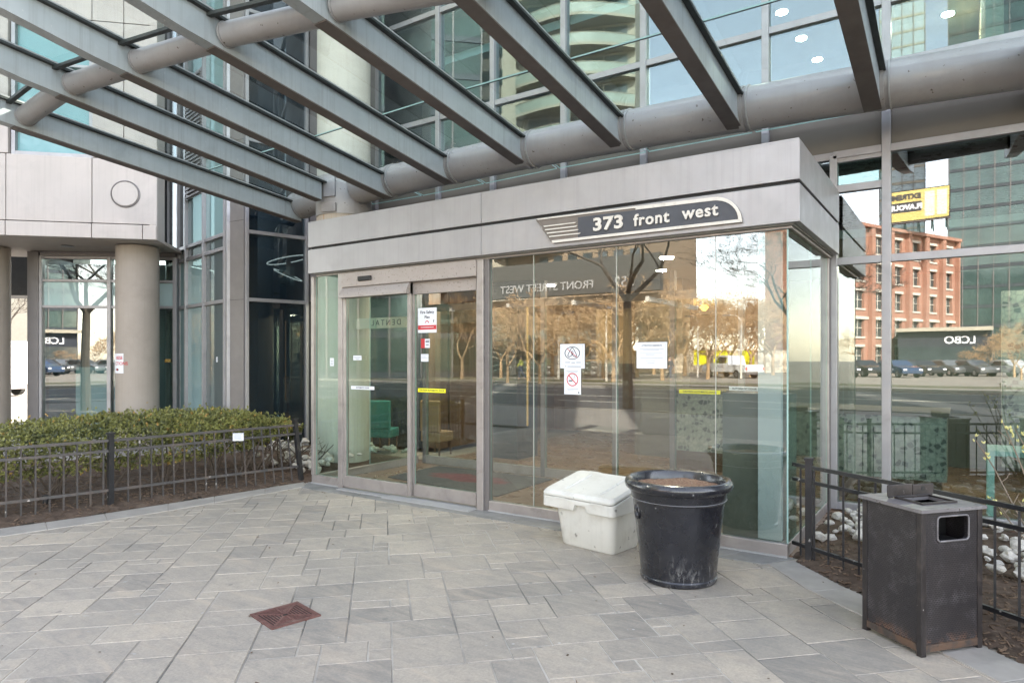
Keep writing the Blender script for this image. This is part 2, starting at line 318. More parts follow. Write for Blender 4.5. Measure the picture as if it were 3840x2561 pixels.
M['barklit']=pm('sunlit_bark',(.40,.265,.145),.25,.9,0,6,.4)  # lit copy of the bark: sunlight is put into the colour
M['brick']=brickmat('orange_red_brick',(.42,.19,.125),(.35,.155,.10),(.42,.33,.27))
M['brick2']=brickmat('rose_brick',(.42,.22,.16),(.38,.19,.14),(.42,.33,.27))
M['limestone']=pm('limestone_trim',(.58,.54,.47),.05,.8)
M['pane_d']=pm('dark_window_pane',(.05,.065,.07),.3,.08,0,.6,0,spec=.9)
M['tgreen']=pm('green_tower_glass',(.065,.105,.10),.3,.1,.2,.2,0,spec=.9)
M['twhite']=pm('white_tower_concrete',(.40,.365,.29),.05,.8)
M['tdark']=pm('dark_slate_cladding',(.035,.045,.055),.15,.5)
M['wood']=pm('dark_walnut',(.16,.092,.055),.2,.45,0,3,.03,30,streak=(.07,.042,.027),streak_amt=.6)
M['taupe']=pm('taupe_bulkhead',(.15,.125,.095),.06,.75)
M['ceil']=pm('grey_ceiling',(.30,.30,.28),.04,.8)
M['cwhite']=pm('white_ceiling',(.66,.66,.63),.03,.8)
M['floor']=pm('brown_stone_floor',(.20,.125,.08),.15,.3,0,2,.02)
M['mat']=pm('charcoal_entrance_mat',(.055,.055,.055),.25,.95,0,20,.3,dirt=(.09,.085,.08),dirt_amt=.5,dirt_scale=6)
M['greenwall']=pm('grey_green_panel',(.10,.115,.10),.12,.45,0,6,.03)
M['bluewhite']=pm('pale_blue_panel',(.36,.44,.47),.03,.5)
M['pebble']=pebble_mat()
M['gold']=pm('brass_lamp',(.62,.42,.12),.05,.3,.8)
M['teal']=pm('teal_upholstery',(.06,.23,.21),.05,.7)
M['tan']=pm('tan_upholstery',(.30,.19,.10),.05,.7)
M['mint']=pm('pale_mint_table',(.52,.72,.68),.03,.4)
M['lamp']=emis('downlight_glow',(1,.93,.78),5)
M['orange']=emis('amber_bulb',(1,.45,.08),.6)
M['ringlamp']=emis('ring_lamp_glow',(1,.92,.78),.45)
M['strip']=emis('warm_light_strip',(1,.62,.25),.07)
M['van']=pm('white_van_paint',(.75,.75,.74),.02,.3,coat=.4)
M['tail']=pm('red_tail_light',(.6,.03,.02),.05,.2,bump=0)
M['tyre']=pm('black_tyre',(.02,.02,.02),.2,.8)
M['rim']=pm('alloy_rim',(.45,.45,.46),.05,.3,.8)
M['carglass']=pm('car_glass',(.02,.025,.03),.1,.05,bump=0,spec=.9)
for n,c in dict(car_black=(.02,.02,.024),car_navy=(.025,.05,.11),car_silver=(.42,.43,.44),car_red=(.35,.03,.03),car_white=(.7,.7,.7),car_grey=(.12,.125,.13)).items(): M[n]=pm(n+'_paint',c,.03,.2,.1,bump=0,coat=.6)
M['skin']=pm('skin',(.45,.28,.2),.03,.6); M['cloth_y']=pm('lime_jacket',(.45,.48,.10),.05,.8); M['cloth_d']=pm('dark_coat',(.03,.032,.04),.1,.85); M['denim']=pm('dark_trousers',(.05,.06,.085),.1,.85); M['hair']=pm('dark_hair',(.03,.022,.016),.1,.6)
M['medallion']=M['stone']
# ------------------------------------------------------------------ survey helpers: sight lines measured from the camera station
CX,CY,CZ=1.15,-5.67,1.6; YAW=R(34); FL=1530.; HX,HY=1175.5,822.
cF=(-math.sin(YAW),math.cos(YAW)); cR=(math.cos(YAW),math.sin(YAW))
def ray(px):
    a=(px-HX)/FL; return (cF[0]+a*cR[0],cF[1]+a*cR[1])
def at(px,py,d):
    r=ray(px); return Vector((CX+d*r[0],CY+d*r[1],CZ-(py-HY)/FL*d))
def gp(px,py,z=0): return at(px,py,FL*(CZ-z)/(py-HY))
def on(px,a,b):     # where the sight line px meets the vertical plane a-b (plan), returns (u,v,dist)
    r=ray(px); dx,dy=b[0]-a[0],b[1]-a[1]; den=r[0]*dy-r[1]*dx
    d=((a[0]-CX)*dy-(a[1]-CY)*dx)/den; return (CX+d*r[0],CY+d*r[1],d)
def zat(py,d): return CZ-(py-HY)/FL*d
def mirror(px,py,v0,d):   # real place of something seen reflected in the plane v=v0
    p=at(px,py,d); return Vector((p.x,2*v0-p.y,p.z))
# ------------------------------------------------------------------ glazing helpers
def lbox(mb,a,d,s0,s1,n0,n1,z0,z1,mi=0):
    n=(d[1],-d[0]); P=lambda s,q:(a[0]+d[0]*s+n[0]*q,a[1]+d[1]*s+n[1]*q)
    return mb.prism([P(s0,n0),P(s1,n0),P(s1,n1),P(s0,n1)],z0,z1,mi)
def unit(a,b):
    L=math.hypot(b[0]-a[0],b[1]-a[1]); return ((b[0]-a[0])/L,(b[1]-a[1])/L),L
def pane(parent,a,d,s0,s1,nf,z0,z1,mat,name='glass_pane',th=.012):
    n=(d[1],-d[0]); P=lambda s,q,z:(a[0]+d[0]*s+n[0]*q,a[1]+d[1]*s+n[1]*q,z)
    vs=[P(s0,nf,z0),P(s1,nf,z0),P(s1,nf,z1),P(s0,nf,z1),P(s0,nf-th,z0),P(s1,nf-th,z0),P(s1,nf-th,z1),P(s0,nf-th,z1)]
    mb=MB(); mb.add(vs,[(0,1,2,3)],0); mb.add(vs,[(5,4,7,6)],1); mb.add(vs,[(4,5,1,0),(3,2,6,7),(4,0,3,7),(1,5,6,2)],2)
    return mb.build(name,[mat,M['backgl'],M['gedge']],parent)
def glazing(parent,a,b,ss,zs,matfn,mw=.07,tw=.07,md=.12,mm='mull',ends=(True,True)):
    d,L=unit(a,b)
    for i,s in enumerate(ss):
        if (i==0 and not ends[0]) or (i==len(ss)-1 and not ends[1]): continue
        lbox(MB(),a,d,s-mw/2,s+mw/2,-md,.03,zs[0]-tw/2,zs[-1]+tw/2).build('mullion',M[mm],parent,bevel=.004)
    for i in range(len(ss)-1):
        for z in zs:
            lbox(MB(),a,d,ss[i]+mw/2,ss[i+1]-mw/2,-md+.004,.012,z-tw/2,z+tw/2).build('transom',M[mm],parent,bevel=.003)
        for j in range(len(zs)-1):
            m=matfn(i,j)
            if m: pane(parent,a,d,ss[i]+mw/2+.002,ss[i+1]-mw/2-.002,-.03,zs[j]+tw/2+.002,zs[j+1]-tw/2-.002,M[m])
# ------------------------------------------------------------------ ground
g=MB(); S_=420
g.add([(-S_,-S_,-.06),(S_,-S_,-.06),(S_,S_,-.06),(-S_,S_,-.06)],[(0,1,2,3)])
tag(g.build('ground',M['ground']),kind='structure')
def paving():
    U=.127; e1=(math.cos(R(45)),math.sin(R(45))); e2=(-e1[1],e1[0]); rs=random.Random(11)
    NN=136; off=68; occ=[[0]*NN for _ in range(NN)]
    mb=MB(); tones=[]
    sizes=[(3,2)]*5+[(2,2)]*3+[(2,3)]*5+[(3,3)]*4+[(2,1)]*2+[(4,2)]*2+[(4,3)]*3
    def clear_(i,j,w,h): return i+w<=NN and j+h<=NN and not any(occ[x][y] for x in range(i,i+w) for y in range(j,j+h))
    for j in range(NN):
        for i in range(NN):
            if occ[i][j]: continue
            ok=[s for s in sizes if clear_(i,j,*s)]
            w,h=rs.choice(ok) if ok else (1,1)
            for x in range(i,i+w):
                for y in range(j,j+h): occ[x][y]=1
            c=((i+w/2-off)*U-3.4,(j+h/2-off)*U-.2)
            cu,cv=c[0]*e1[0]+c[1]*e2[0],c[0]*e1[1]+c[1]*e2[1]
            if not(-7.0<cu<3.3 and -7.6<cv<.25): continue
            gap=.0042*rs.uniform(.8,1.5); hw,hh=w*U/2-gap,h*U/2-gap; dz=rs.uniform(-.0012,.0012); tl=[rs.uniform(-.0007,.0007) for _ in range(4)]
            P=lambda s,t,z:((c[0]+s)*e1[0]+(c[1]+t)*e2[0],(c[0]+s)*e1[1]+(c[1]+t)*e2[1],z)
            q=[(-1,-1),(1,-1),(1,1),(-1,1)]; b=.003
            jt=[(rs.uniform(-.0025,.0025),rs.uniform(-.0025,.0025)) for _ in q]
            vs=[P(x*(hw-b)+k[0],y*(hh-b)+k[1],dz+t) for (x,y),t,k in zip(q,tl,jt)]+[P(x*hw+k[0],y*hh+k[1],dz-.003) for (x,y),k in zip(q,jt)]+[P(x*hw+k[0],y*hh+k[1],-.02) for (x,y),k in zip(q,jt)]
            fs=[(0,1,2,3)]+[(4+k,4+(k+1)%4,(k+1)%4,k) for k in range(4)]+[(8+k,8+(k+1)%4,4+(k+1)%4,4+k) for k in range(4)]
            mb.add(vs,fs,0)
            dd=math.hypot(cu+2.5,cv+1.2); base=.30+.24*max(0,min(1,(dd-1.5)/3.5)); t=min(1,max(0,rs.gauss(base-.03,.16))); tones+= [t]*len(fs)  # slabs near the doors get darker: canopy shade put into the tone
    mb.add([(-7.2,-7.8,-.0045),(3.5,-7.8,-.0045),(3.5,.3,-.0045),(-7.2,.3,-.0045)],[(0,1,2,3)],1); tones.append(.5)
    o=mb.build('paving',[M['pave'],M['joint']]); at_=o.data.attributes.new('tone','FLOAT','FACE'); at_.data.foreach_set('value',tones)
    return tag(o,kind='structure')
paving()
def strip(name,inner,outer,z,mat,seg,joint=.006,sub=6):
    # slabs laid between two polylines, split every seg metres
    def sample(pl):
        out=[]; 
        for i in range(len(pl)-1):
            for k in range(sub):
                t=k/sub; out.append((pl[i][0]*(1-t)+pl[i+1][0]*t,pl[i][1]*(1-t)+pl[i+1][1]*t))
        return out+[tuple(pl[-1][:2])]
    A,B=sample(inner),sample(outer); mb=MB(); acc=0; st=0
    for i in range(1,len(A)):
        acc+=math.hypot(B[i][0]-B[i-1][0],B[i][1]-B[i-1][1])
        if acc>=seg or i==len(A)-1:
            a0,a1,b0,b1=[Vector((*p,0)) for p in (A[st],A[i],B[st],B[i])]
            da=(a1-a0).normalized()*joint/2; db=(b1-b0).normalized()*joint/2
            poly=[tuple((a0+da)[:2])]+A[st+1:i]+[tuple((a1-da)[:2]),tuple((b1-db)[:2])]+list(reversed(B[st+1:i]))+[tuple((b0+db)[:2])]
            mb.prism(poly,-.05,z+rnd(-.001,.001)); st=i; acc=0
    return tag(mb.build(name,mat,bevel=.003,seg=1),kind='structure')
LE=[(-6.62,-4.6),(-6.44,-3.9),(-6.30,-3.18),(-6.15,-2.5),(-6.03,-1.57),(-5.945,-.87),(-5.86,-.06)]
LI=[(-6.32,-4.6),(-6.12,-3.95),(-5.975,-3.29),(-5.825,-2.6),(-5.71,-1.76),(-5.66,-1.05),(-5.62,-.24)]
strip('edging_stone',LI,LE,.009,M['edging'],.5)
RE=[(.05,-.07),(.236,-.27),(.446,-.50),(.70,-.72),(1.27,-1.17),(1.62,-1.50),(2.1,-2.1),(2.6,-2.9)]
RI=[(-.10,-.26),(.06,-.45),(.26,-.70),(.52,-.93),(1.09,-1.39),(1.43,-1.71),(1.88,-2.26),(2.35,-3.0)]
strip('edging_slab',RI,RE,.007,M['edging'],.62)
strip('threshold_slab',[(-5.62,-.30),(-3.0,-.30),(-.12,-.30)],[(-5.84,-.005),(-3.0,-.005),(.06,-.005)],.006,M['granite'],.9,sub=8)
# soil beds
def bed(name,poly,z,cell=.12,amp=.03,slope=None):
    xs=[p[0] for p in poly]; ys=[p[1] for p in poly]
    def inside(x,y):
        r=False; n=len(poly)
        for i in range(n):
            x1,y1=poly[i];x2,y2=poly[(i+1)%n]
            if (y1>y)!=(y2>y) and x<(x2-x1)*(y-y1)/(y2-y1)+x1: r=not r
        return r
    def edge(x,y):
        m=9; n=len(poly)
        for i in range(n):
            a=Vector((*poly[i],0)); b=Vector((*poly[(i+1)%n],0)); p=Vector((x,y,0)); t=max(0,min(1,(p-a).dot(b-a)/max((b-a).length_squared,1e-9))); m=min(m,(a+(b-a)*t-p).length)
        return m
    nx=int((max(xs)-min(xs))/cell)+2; ny=int((max(ys)-min(ys))/cell)+2; idx={}; mb=MB()
    for i in range(nx):
        for j in range(ny):
            x=min(xs)+i*cell; y=min(ys)+j*cell
            e=edge(x,y); ins=inside(x,y)
            if not ins and e>cell*.8: continue
            h=z*min(1,e/.25) if ins else -.03
            idx[i,j]=len(mb.v); mb.v.append((x,y,h+.012+amp*mnoise.noise(Vector((x*2.3,y*2.3,1)))*min(1,e/.2)+.012*mnoise.noise(Vector((x*11,y*11,4)))))
    for i in range(nx-1):
        for j in range(ny-1):
            k=[(i,j),(i+1,j),(i+1,j+1),(i,j+1)]
            if all(q in idx for q in k): mb.f.append([idx[q] for q in k]); mb.m.append(0)
    o=mb.build(name,M['soil'],smooth=60); tag(o,kind='structure')
    def hz(x,y):
        e=edge(x,y); return z*min(1,e/.25)+.012+amp*mnoise.noise(Vector((x*2.3,y*2.3,1)))*min(1,e/.2)
    return inside,hz
LB=LE+[(-5.72,0.02),(-5.72,2.2),(-8.3,2.3),(-8.9,.9),(-9.7,.2),(-11.0,-2.2),(-11.2,-4.6)]
lin_,lhz=bed('soil_bed',LB,.05)
RB=[(.03,-.02)]+RE+[(3.6,-3.4),(3.8,1.93),(.03,1.93)]
rin_,rhz=bed('planting_bed',RB,.04,cell=.08)
def chips(name,inside,hz,box,n,exclude=None):
    mb=MB(); k=0; rs=random.Random(5)
    while k<n:
        x,y=rs.uniform(box[0],box[2]),rs.uniform(box[1],box[3])
        if not inside(x,y) or (exclude and exclude(x,y)): continue
        k+=1; L=rs.uniform(.012,.05); w=rs.uniform(.005,.014); a=rs.uniform(0,6.28); t=rs.uniform(-.4,.4); z=hz(x,y)+.006
        d=Vector((math.cos(a)*L,math.sin(a)*L,t*L)); mb.bar(Vector((x,y,z))-d/2,Vector((x,y,z))+d/2,w,.005)
    return tag(mb.build(name,M['chip']),kind='stuff')
chips('bark_mulch',rin_,rhz,(.1,-2.6,3.0,1.0),2600)
chips('wood_chips',lin_,lhz,(-9.5,-4.6,-5.9,.3),3200)
tag(MB().box(-30,-9,-.05,-9.9,14,-.012).build('walkway',M['sidewalk']),kind='structure')
# street behind the camera station
tag(MB().box(-160,-13,-.05,160,-7.5,-.008).build('sidewalk',M['sidewalk']),kind='structure')
tag(MB().box(-160,-28,-.055,160,-13.2,-.10).build('road',M['asphalt']),kind='structure')
mb=MB(); mb.box(-160,-13.75,-.0545,160,-13.62,-.0505); mb.box(-160,-27.4,-.0545,160,-27.25,-.0505)
for k in range(30): mb.box(-110+k*7,-17.2,-.0545,-107+k*7,-17.05,-.0505); mb.box(-110+k*7,-24.0,-.0545,-107+k*7,-23.85,-.0505)
mb.box(-160,-20.75,-.0545,160,-20.62,-.0505); mb.box(-160,-20.45,-.0545,160,-20.32,-.0505)
tag(mb.build('road_marking',pm('worn_road_paint',(.50,.47,.38),.1,.7,dirt=(.12,.12,.12),dirt_amt=.8,dirt_scale=3)),kind='structure')  # lane lines added to break up the dark road with pale streaks
tag(MB().box(-70,-33.6,-.0195,20,-31.8,-.012).build('park_path',M['sidewalk']),kind='structure')  # pale strip added to break up the dark lawn
# ------------------------------------------------------------------ entrance vestibule
VB=thing('entrance_vestibule','glass entrance vestibule with grey metal fascia and sliding doors','vestibule',(-2.85,0,0))
FV=-.12
for z0,z1,nm in ((2.995,3.305,'upper_fascia'),(2.665,2.965,'lower_fascia')):
    mb=MB()
    mb.box(-5.71,FV,z0,-2.985,FV+.05,z1); mb.box(-2.979,FV,z0,.106,FV+.05,z1)
    mb.box(.056,FV+.052,z0,.106,1.90,z1); mb.box(-5.71,FV+.052,z0,-5.66,1.95,z1)
    mb.build(nm,M['fascia'],VB,bevel=.004)
MB().box(-5.67,FV+.03,2.70,.066,1.92,3.28).build('fascia_core',M['reveal'],VB)
MB().box(-5.71,FV+.005,3.306,.10,1.94,3.318).build('roof_flashing',M['fascia'],VB)
MB().box(-5.64,FV+.052,2.655,.05,1.93,2.69).build('soffit',M['ceil'],VB)
MB().box(-5.66,-.03,2.635,.03,.015,2.654).build('head_trim',M['alum'],VB,bevel=.003)
MB().box(.006,.016,2.635,.03,1.93,2.654).build('head_trim',M['alum'],VB,bevel=.003)
# base rails
for a,b in ((-5.745,-5.225),(-2.945,-.0)):
    mb=MB().box(a,-.035,.0,b,.03,.112); mb.build('base_rail',M['alum'],VB,bevel=.006)
    MB().box(a,-.05,.0,b,-.036,.018).build('base_trim',M['ring'],VB,bevel=.002)
MB().box(-.06,.032,0,-.0,1.93,.112).build('base_rail',M['alum'],VB,bevel=.006)
MB().box(-5.745,.032,0,-5.69,1.93,.112).build('base_rail',M['alum'],VB,bevel=.006)
# posts
for a,b in ((-5.225,-5.145),(-3.085,-3.0)):
    MB().box(a,-.06,.0,b,.05,2.634).build('door_post',M['alum'],VB,bevel=.005)
MB().box(-2.998,-.035,.0,-2.947,.05,2.634).build('door_post',M['mulld'],VB,bevel=.004)
MB().box(-5.75,-.04,.112,-5.70,.03,2.634).build('corner_post',M['alum'],VB,bevel=.004)
MB().box(-.05,1.88,.112,.012,1.93,2.634).build('corner_post',M['alum'],VB,bevel=.004)
MB().box(-.002,1.935,.0,.02,1.955,2.634).build('corner_post',M['mulld'],VB)
# door header, sensor, threshold
MB().box(-5.143,-.075,2.462,-3.087,.05,2.634).build('door_header',M['header'],VB,bevel=.005)
MB().box(-4.84,-.10,2.52,-4.62,-.077,2.575).build('motion_sensor',M['reveal'],VB,bevel=.008)
mb=MB().box(-5.143,-.16,0,-4.35,.05,.014); mb.box(-4.34,-.20,0,-3.087,.05,.014)
for k in range(5): mb.box(-4.33,-.185+k*.03,.0145,-3.1,-.173+k*.03,.019)
mb.build('threshold_plate',M['ring'],VB)
def slide_door(u0,u1,vf,ztop0,ztop1,rd):
    f=MB().box(u0,vf,.03,u0+.045,vf+.045,ztop1); f.box(u1-.045,vf,.03,u1,vf+.045,ztop1)
    D=f.build('sliding_door',M['alum'],VB,bevel=.004)
    mb=MB()
    if rd:
        pr=[]; n=8; h=ztop1-ztop0
        for k in range(n+1):
            t=k/n*math.pi/2; pr.append((vf-.07*math.sin(t) if k else vf,ztop1-h*(1-math.cos(t))*.0-h*k/n))
        vs=[(u0,y,z) for y,z in pr]+[(u1,y,z) for y,z in pr]; m=len(pr)
        mb.add(vs,[(i,i+1,m+i+1,m+i) for i in range(m-1)]); mb.add([(u0,pr[-1][0],pr[-1][1]),(u1,pr[-1][0],pr[-1][1]),(u1,vf+.045,pr[-1][1]),(u0,vf+.045,pr[-1][1])],[(0,1,2,3)])
        mb.add([(u1,y,z) for y,z in pr]+[(u1,vf+.045,pr[-1][1]),(u1,vf+.045,ztop1)],[tuple(range(m+2))])
        mb.add([(u0,y,z) for y,z in pr]+[(u0,vf+.045,pr[-1][1]),(u0,vf+.045,ztop1)],[tuple(reversed(range(m+2)))])
    else: mb.box(u0+.046,vf-.004,ztop0,u1-.046,vf+.045,ztop1)
    mb.build('top_rail',M['header'],D)
    MB().box(u0+.046,vf-.006,.03,u1-.046,vf+.045,.165).build('bottom_rail',M['alum'],D,bevel=.004)
    pane(D,(u0,vf),(1,0),.047,u1-u0-.047,-.02,.168,ztop0-.002,M['gl_door'])
    return D
slide_door(-5.14,-4.03,-.055,2.33,2.46,True)
slide_door(-4.07,-3.088,.0,2.325,2.46,False)
# front and side glass
pane(VB,(-5.70,0),(1,0),0.002,.472,0,.114,2.634,M['gl_side'])
us=[-2.945,-2.413,-1.506,-.584,-.006]
for a,b in zip(us,us[1:]): pane(VB,(a,0),(1,0),.003,b-a-.003,0,.114,2.634,M['gl_vest'])
for u in us[1:-1]: MB().box(u-.0025,-.003,.114,u+.0025,.0,2.634).build('silicone_joint',M['silicone'],VB)
pane(VB,(-.004,.0),(0,1),.012,1.0,0,.114,2.634,M['gl_side']); pane(VB,(-.004,1.0),(0,1),.004,.878,0,.114,2.634,M['gl_side'])
pane(VB,(-5.74,1.93),(0,-1),.0,.96,0,.114,2.634,M['gl_side'])
MB().box(-.012,-.006,.114,.0,.0,2.634).build('corner_edge',M['gedge'],VB)
# ------------------------------------------------------------------ address sign on the fascia
SG=thing('address_sign','charcoal and cream address plaque reading 373 front west','sign',(-1.3,FV,2.82))
sv=FV-.012
def plate(name,poly,v0,v1,mat,bevel=.002):   # poly in (u,z)
    n=len(poly); vs=[(p[0],v0,p[1]) for p in poly]+[(p[0],v1,p[1]) for p in poly]
    ar=sum(poly[i][0]*poly[(i+1)%n][1]-poly[(i+1)%n][0]*poly[i][1] for i in range(n))
    fs=[tuple(range(n)),tuple(reversed(range(n,2*n)))]+[(n+i,n+(i+1)%n,(i+1)%n,i) for i in range(n)]
    if ar<0: fs=[tuple(reversed(f)) for f in fs]
    return MB().add(vs,fs).build(name,mat,SG,bevel=bevel)
arc=[(-.52+.19*math.sin(t*math.pi/2/8),2.715+.215*math.cos(t*math.pi/2/8)) for t in range(9)]
outer=[(-2.12,2.722),(-2.30,2.952),(-.52,2.935)]+arc[1:]+[(-.325,2.70),(-2.10,2.70)]
outer=[(-2.10,2.700),(-2.13,2.725),(-2.155,2.755),(-2.18,2.79),(-2.215,2.835),(-2.23,2.87),(-2.30,2.945),(-2.27,2.958),(-.56,2.934)]+[(-.56+.235*math.sin(t*math.pi/18),2.700+.234*math.cos(t*math.pi/18)) for t in range(1,9)]+[(-.325,2.702)]
plate('sign_board',outer,FV-.022,FV-.001,M['signbrown'],.003)
inner=[(-1.83,2.728),(-1.83,2.917),(-.57,2.912)]+[(-.57+.21*math.sin(t*math.pi/18),2.722+.19*math.cos(t*math.pi/18)) for t in range(1,9)]+[(-.36,2.728)]
plate('sign_face',inner,FV-.026,FV-.0225,M['signblack'],.001)
rim=[(-1.25,2.9125),(-.57,2.9125)]+[(-.57+.212*math.sin(t*math.pi/18),2.720+.1925*math.cos(t*math.pi/18)) for t in range(1,9)]+[(-.357,2.727),(-2.085,2.727),(-2.105,2.703),(-.325,2.705)]+[(-.56+.233*math.sin(t*math.pi/18),2.703+.23*math.cos(t*math.pi/18)) for t in range(8,0,-1)]+[(-.56,2.934),(-1.25,2.942)]
# rim as separate quads so that it stays clean
mb=MB()
def rimseg(A,B):
    for i in range(len(A)-1):
        q=[A[i],A[i+1],B[i+1],B[i]]; mb.add([(p[0],FV-.033,p[1]) for p in q]+[(p[0],FV-.023,p[1]) for p in q],[(0,1,2,3),(7,6,5,4),(4,5,1,0),(5,6,2,1),(6,7,3,2),(7,4,0,3)])
arcO=[(-.56+.235*math.sin(t*math.pi/18),2.702+.232*math.cos(t*math.pi/18)) for t in range(10)]; arcI=[(-.56+.206*math.sin(t*math.pi/18),2.722+.183*math.cos(t*math.pi/18)) for t in range(10)]
rimseg([(-1.25,2.915)]+arcI,[(-1.25,2.944)]+arcO)
rimseg([(-2.10,2.702),(-.325,2.702)],[(-2.115,2.727),(-.354,2.727)])
rimseg([(-2.27,2.942),(-1.25,2.932)],[(-2.28,2.956),(-1.25,2.944)])
for k,(ua,ub,zz) in enumerate(((-2.20,-1.86,2.872),(-2.185,-1.85,2.837),(-2.165,-1.835,2.802),(-2.14,-1.815,2.767))): rimseg([(ua,zz-.006),(ub,zz-.008)],[(ua-.004,zz+.006),(ub+.015,zz+.002)])
mb.build('sign_rim',M['signcream'],SG)
place_text('number','373',.160,front(-1.515,FV-.036,2.820),M['signcream'],SG,.008,.0055,1.08,sx=1.22)
place_text('street_name','front',.143,front(-1.10,FV-.036,2.815),M['signcream'],SG,.008,.0035,1.12)
place_text('street_name','west',.143,front(-.668,FV-.036,2.823),M['signcream'],SG,.008,.0035,1.12)
# ------------------------------------------------------------------ notices on the glass
def notice(name,label,u0,u1,z0,z1,v=-.008,mat='white',cat='notice',tilt=0,group=None):
    o=MB().box(u0,v-.0015,z0,u1,v,z1).build(name,M[mat]); return tag(o,label,cat,group)
def lines(parent,u0,u1,zs,v,h=.006,mat='greyink',name='print'):
    mb=MB()
    for z,a,b in zs: mb.box(u0+(u1-u0)*a,v-.0008,z,u0+(u1-u0)*b,v,z+h)
    mb.build(name,M[mat],parent)
def ringp(parent,u,z,r0,r1,v,mat,name='ring',sx=1):
    mb=MB(); n=36
    for k in range(n):
        a,b=2*math.pi*k/n,2*math.pi*(k+1)/n
        q=[(u+sx*r0*math.cos(a),z+r0*math.sin(a)),(u+sx*r1*math.cos(a),z+r1*math.sin(a)),(u+sx*r1*math.cos(b),z+r1*math.sin(b)),(u+sx*r0*math.cos(b),z+r0*math.sin(b))]
        mb.add([(x,v-.001,y) for x,y in q],[(0,1,2,3)])
    return mb.build(name,M[mat],parent)
def stroke(parent,pts,w,v,mat,name):
    mb=MB()
    for p,q in zip(pts,pts[1:]): mb.bar((p[0],v-.0008,p[1]),(q[0],v-.0008,q[1]),.0012,w,up=(0,0,1)) if abs(q[0]-p[0])>1e-6 or 1 else 0
    return mb.build(name,M[mat],parent)
a=notice('prohibition_notice','white landscape notice with crossed out triangular loop emblem',-2.10,-1.832,1.50,1.735)
v=-.0096
mb=MB()
for (x0,z0,x1,z1) in ((-2.083,1.535,-1.85,1.538),(-2.083,1.72,-1.85,1.723),(-2.083,1.535,-2.08,1.723),(-1.853,1.535,-1.85,1.723)): mb.box(x0,v-.0008,z0,x1,v,z1)
mb.build('printed_border',M['greyink'],a)
ringp(a,-1.966,1.648,.056,.063,v,'ink','prohibition_ring',1.35)
loop=[(-1.966+.05*x,1.648+.05*y) for x,y in ((0,-.25),(-.25,-.55),(-.7,-.75),(-1.0,-.5),(-.8,-.05),(-.45,.55),(-.2,.9),(0,1.0),(.2,.9),(.45,.55),(.8,-.05),(1.0,-.5),(.7,-.75),(.25,-.55),(0,-.25),(-.22,.02),(-.2,.25),(0,.35),(.2,.25),(.22,.02),(0,-.25))]
stroke(a,loop,.007,v,'ink','loop_emblem'); stroke(a,[(-2.02,1.69),(-1.912,1.606)],.006,v,'red','red_slash')
lines(a,-2.10,-1.832,[(1.553,.2,.42),(1.551,.46,.62),(1.553,.66,.85),(1.515,.2,.26),(1.513,.3,.85)],v,.009)
a=notice('no_smoking_notice','white portrait no smoking notice below the emblem notice',-2.055,-1.872,1.25,1.499)
ringp(a,-1.964,1.392,.054,.064,v,'red','red_ring'); stroke(a,[(-2.006,1.434),(-1.922,1.350)],.010,v,'red','red_slash')
mb=MB().box(-2.005,v-.0008,1.375,-1.965,v,1.387); mb.build('cigarette',M['ink'],a); stroke(a,[(-1.955,1.40),(-1.94,1.415),(-1.945,1.43),(-1.93,1.44)],.005,v,'greyink','smoke_wisp')
lines(a,-2.055,-1.872,[(1.472,.12,.85),(1.460,.2,.8)],v,.005); lines(a,-2.055,-1.872,[(1.30,.15,.85),(1.285,.2,.6)],v,.005); MB().box(-1.905,v-.0008,1.262,-1.888,v,1.275).build('print',M['ink'],a)
a=notice('residents_notice','white bordered paper notice alone on the third glass panel',-1.30,-1.012,1.508,1.742)
mb=MB()
for (x0,z0,x1,z1) in ((-1.288,1.52,-1.024,1.522),(-1.288,1.73,-1.024,1.732),(-1.288,1.52,-1.286,1.732),(-1.026,1.52,-1.024,1.732)): mb.box(x0,v-.0008,z0,x1,v,z1)
mb.build('printed_border',M['greyink'],a)
place_text('heading','ATTENTION RESIDENTS',.018,front(-1.156,v,1.712),M['ink'],a,.0006,.0004)
lines(a,-1.30,-1.012,[(1.68,.1,.9),(1.668,.2,.75),(1.64,.1,.85),(1.628,.3,.6),(1.60,.12,.88),(1.575,.3,.62),(1.555,.35,.6),(1.54,.33,.55)],v,.004)
vd=-.035; vdr=.018
a=notice('fire_safety_sign','white fire safety plan sign with a red band on the door',-3.975,-3.70,1.885,2.165,v=vdr)
place_text('print','Fire Safety',.046,front(-3.838,vdr-.0022,2.115),M['ink'],a,.0006,.001,1.05); place_text('print','Plan',.046,front(-3.838,vdr-.0022,2.06),M['ink'],a,.0006,.001,1.05)
MB().box(-3.973,vdr-.0024,1.92,-3.702,vdr-.0016,1.97).build('red_band',M['red'],a); lines(a,-3.975,-3.70,[(1.943,.15,.85)],vdr-.0026,.006,'white')
mb=MB(); mb.lathe([(.03,0),(.022,.018),(.0,.026)],10,(0,0,0)); o=None
stroke(a,[(-3.868,1.995),(-3.85,2.016),(-3.83,2.018),(-3.81,1.996)],.010,vdr-.002,'red','helmet_mark'); stroke(a,[(-3.74,2.0),(-3.735,2.03)],.02,vdr-.002,'signbrown','hydrant_mark')
a=notice('fire_label','small red and white fire label below the fire safety sign',-3.93,-3.80,1.715,1.815,v=vdr)
MB().box(-3.93,vdr-.0024,1.712,-3.872,vdr-.0016,1.818).build('red_block',M['red'],a); lines(a,-3.868,-3.80,[(1.79,.1,.9),(1.775,.1,.9),(1.745,.2,.8)],vdr-.002,.009,'ink')
a=notice('hours_label','pale square paper label at mid height on the right door',-3.93,-3.82,1.56,1.645,v=vdr)
lines(a,-3.93,-3.82,[(1.63,.1,.9),(1.615,.1,.7),(1.60,.1,.9)],vdr-.002,.004)
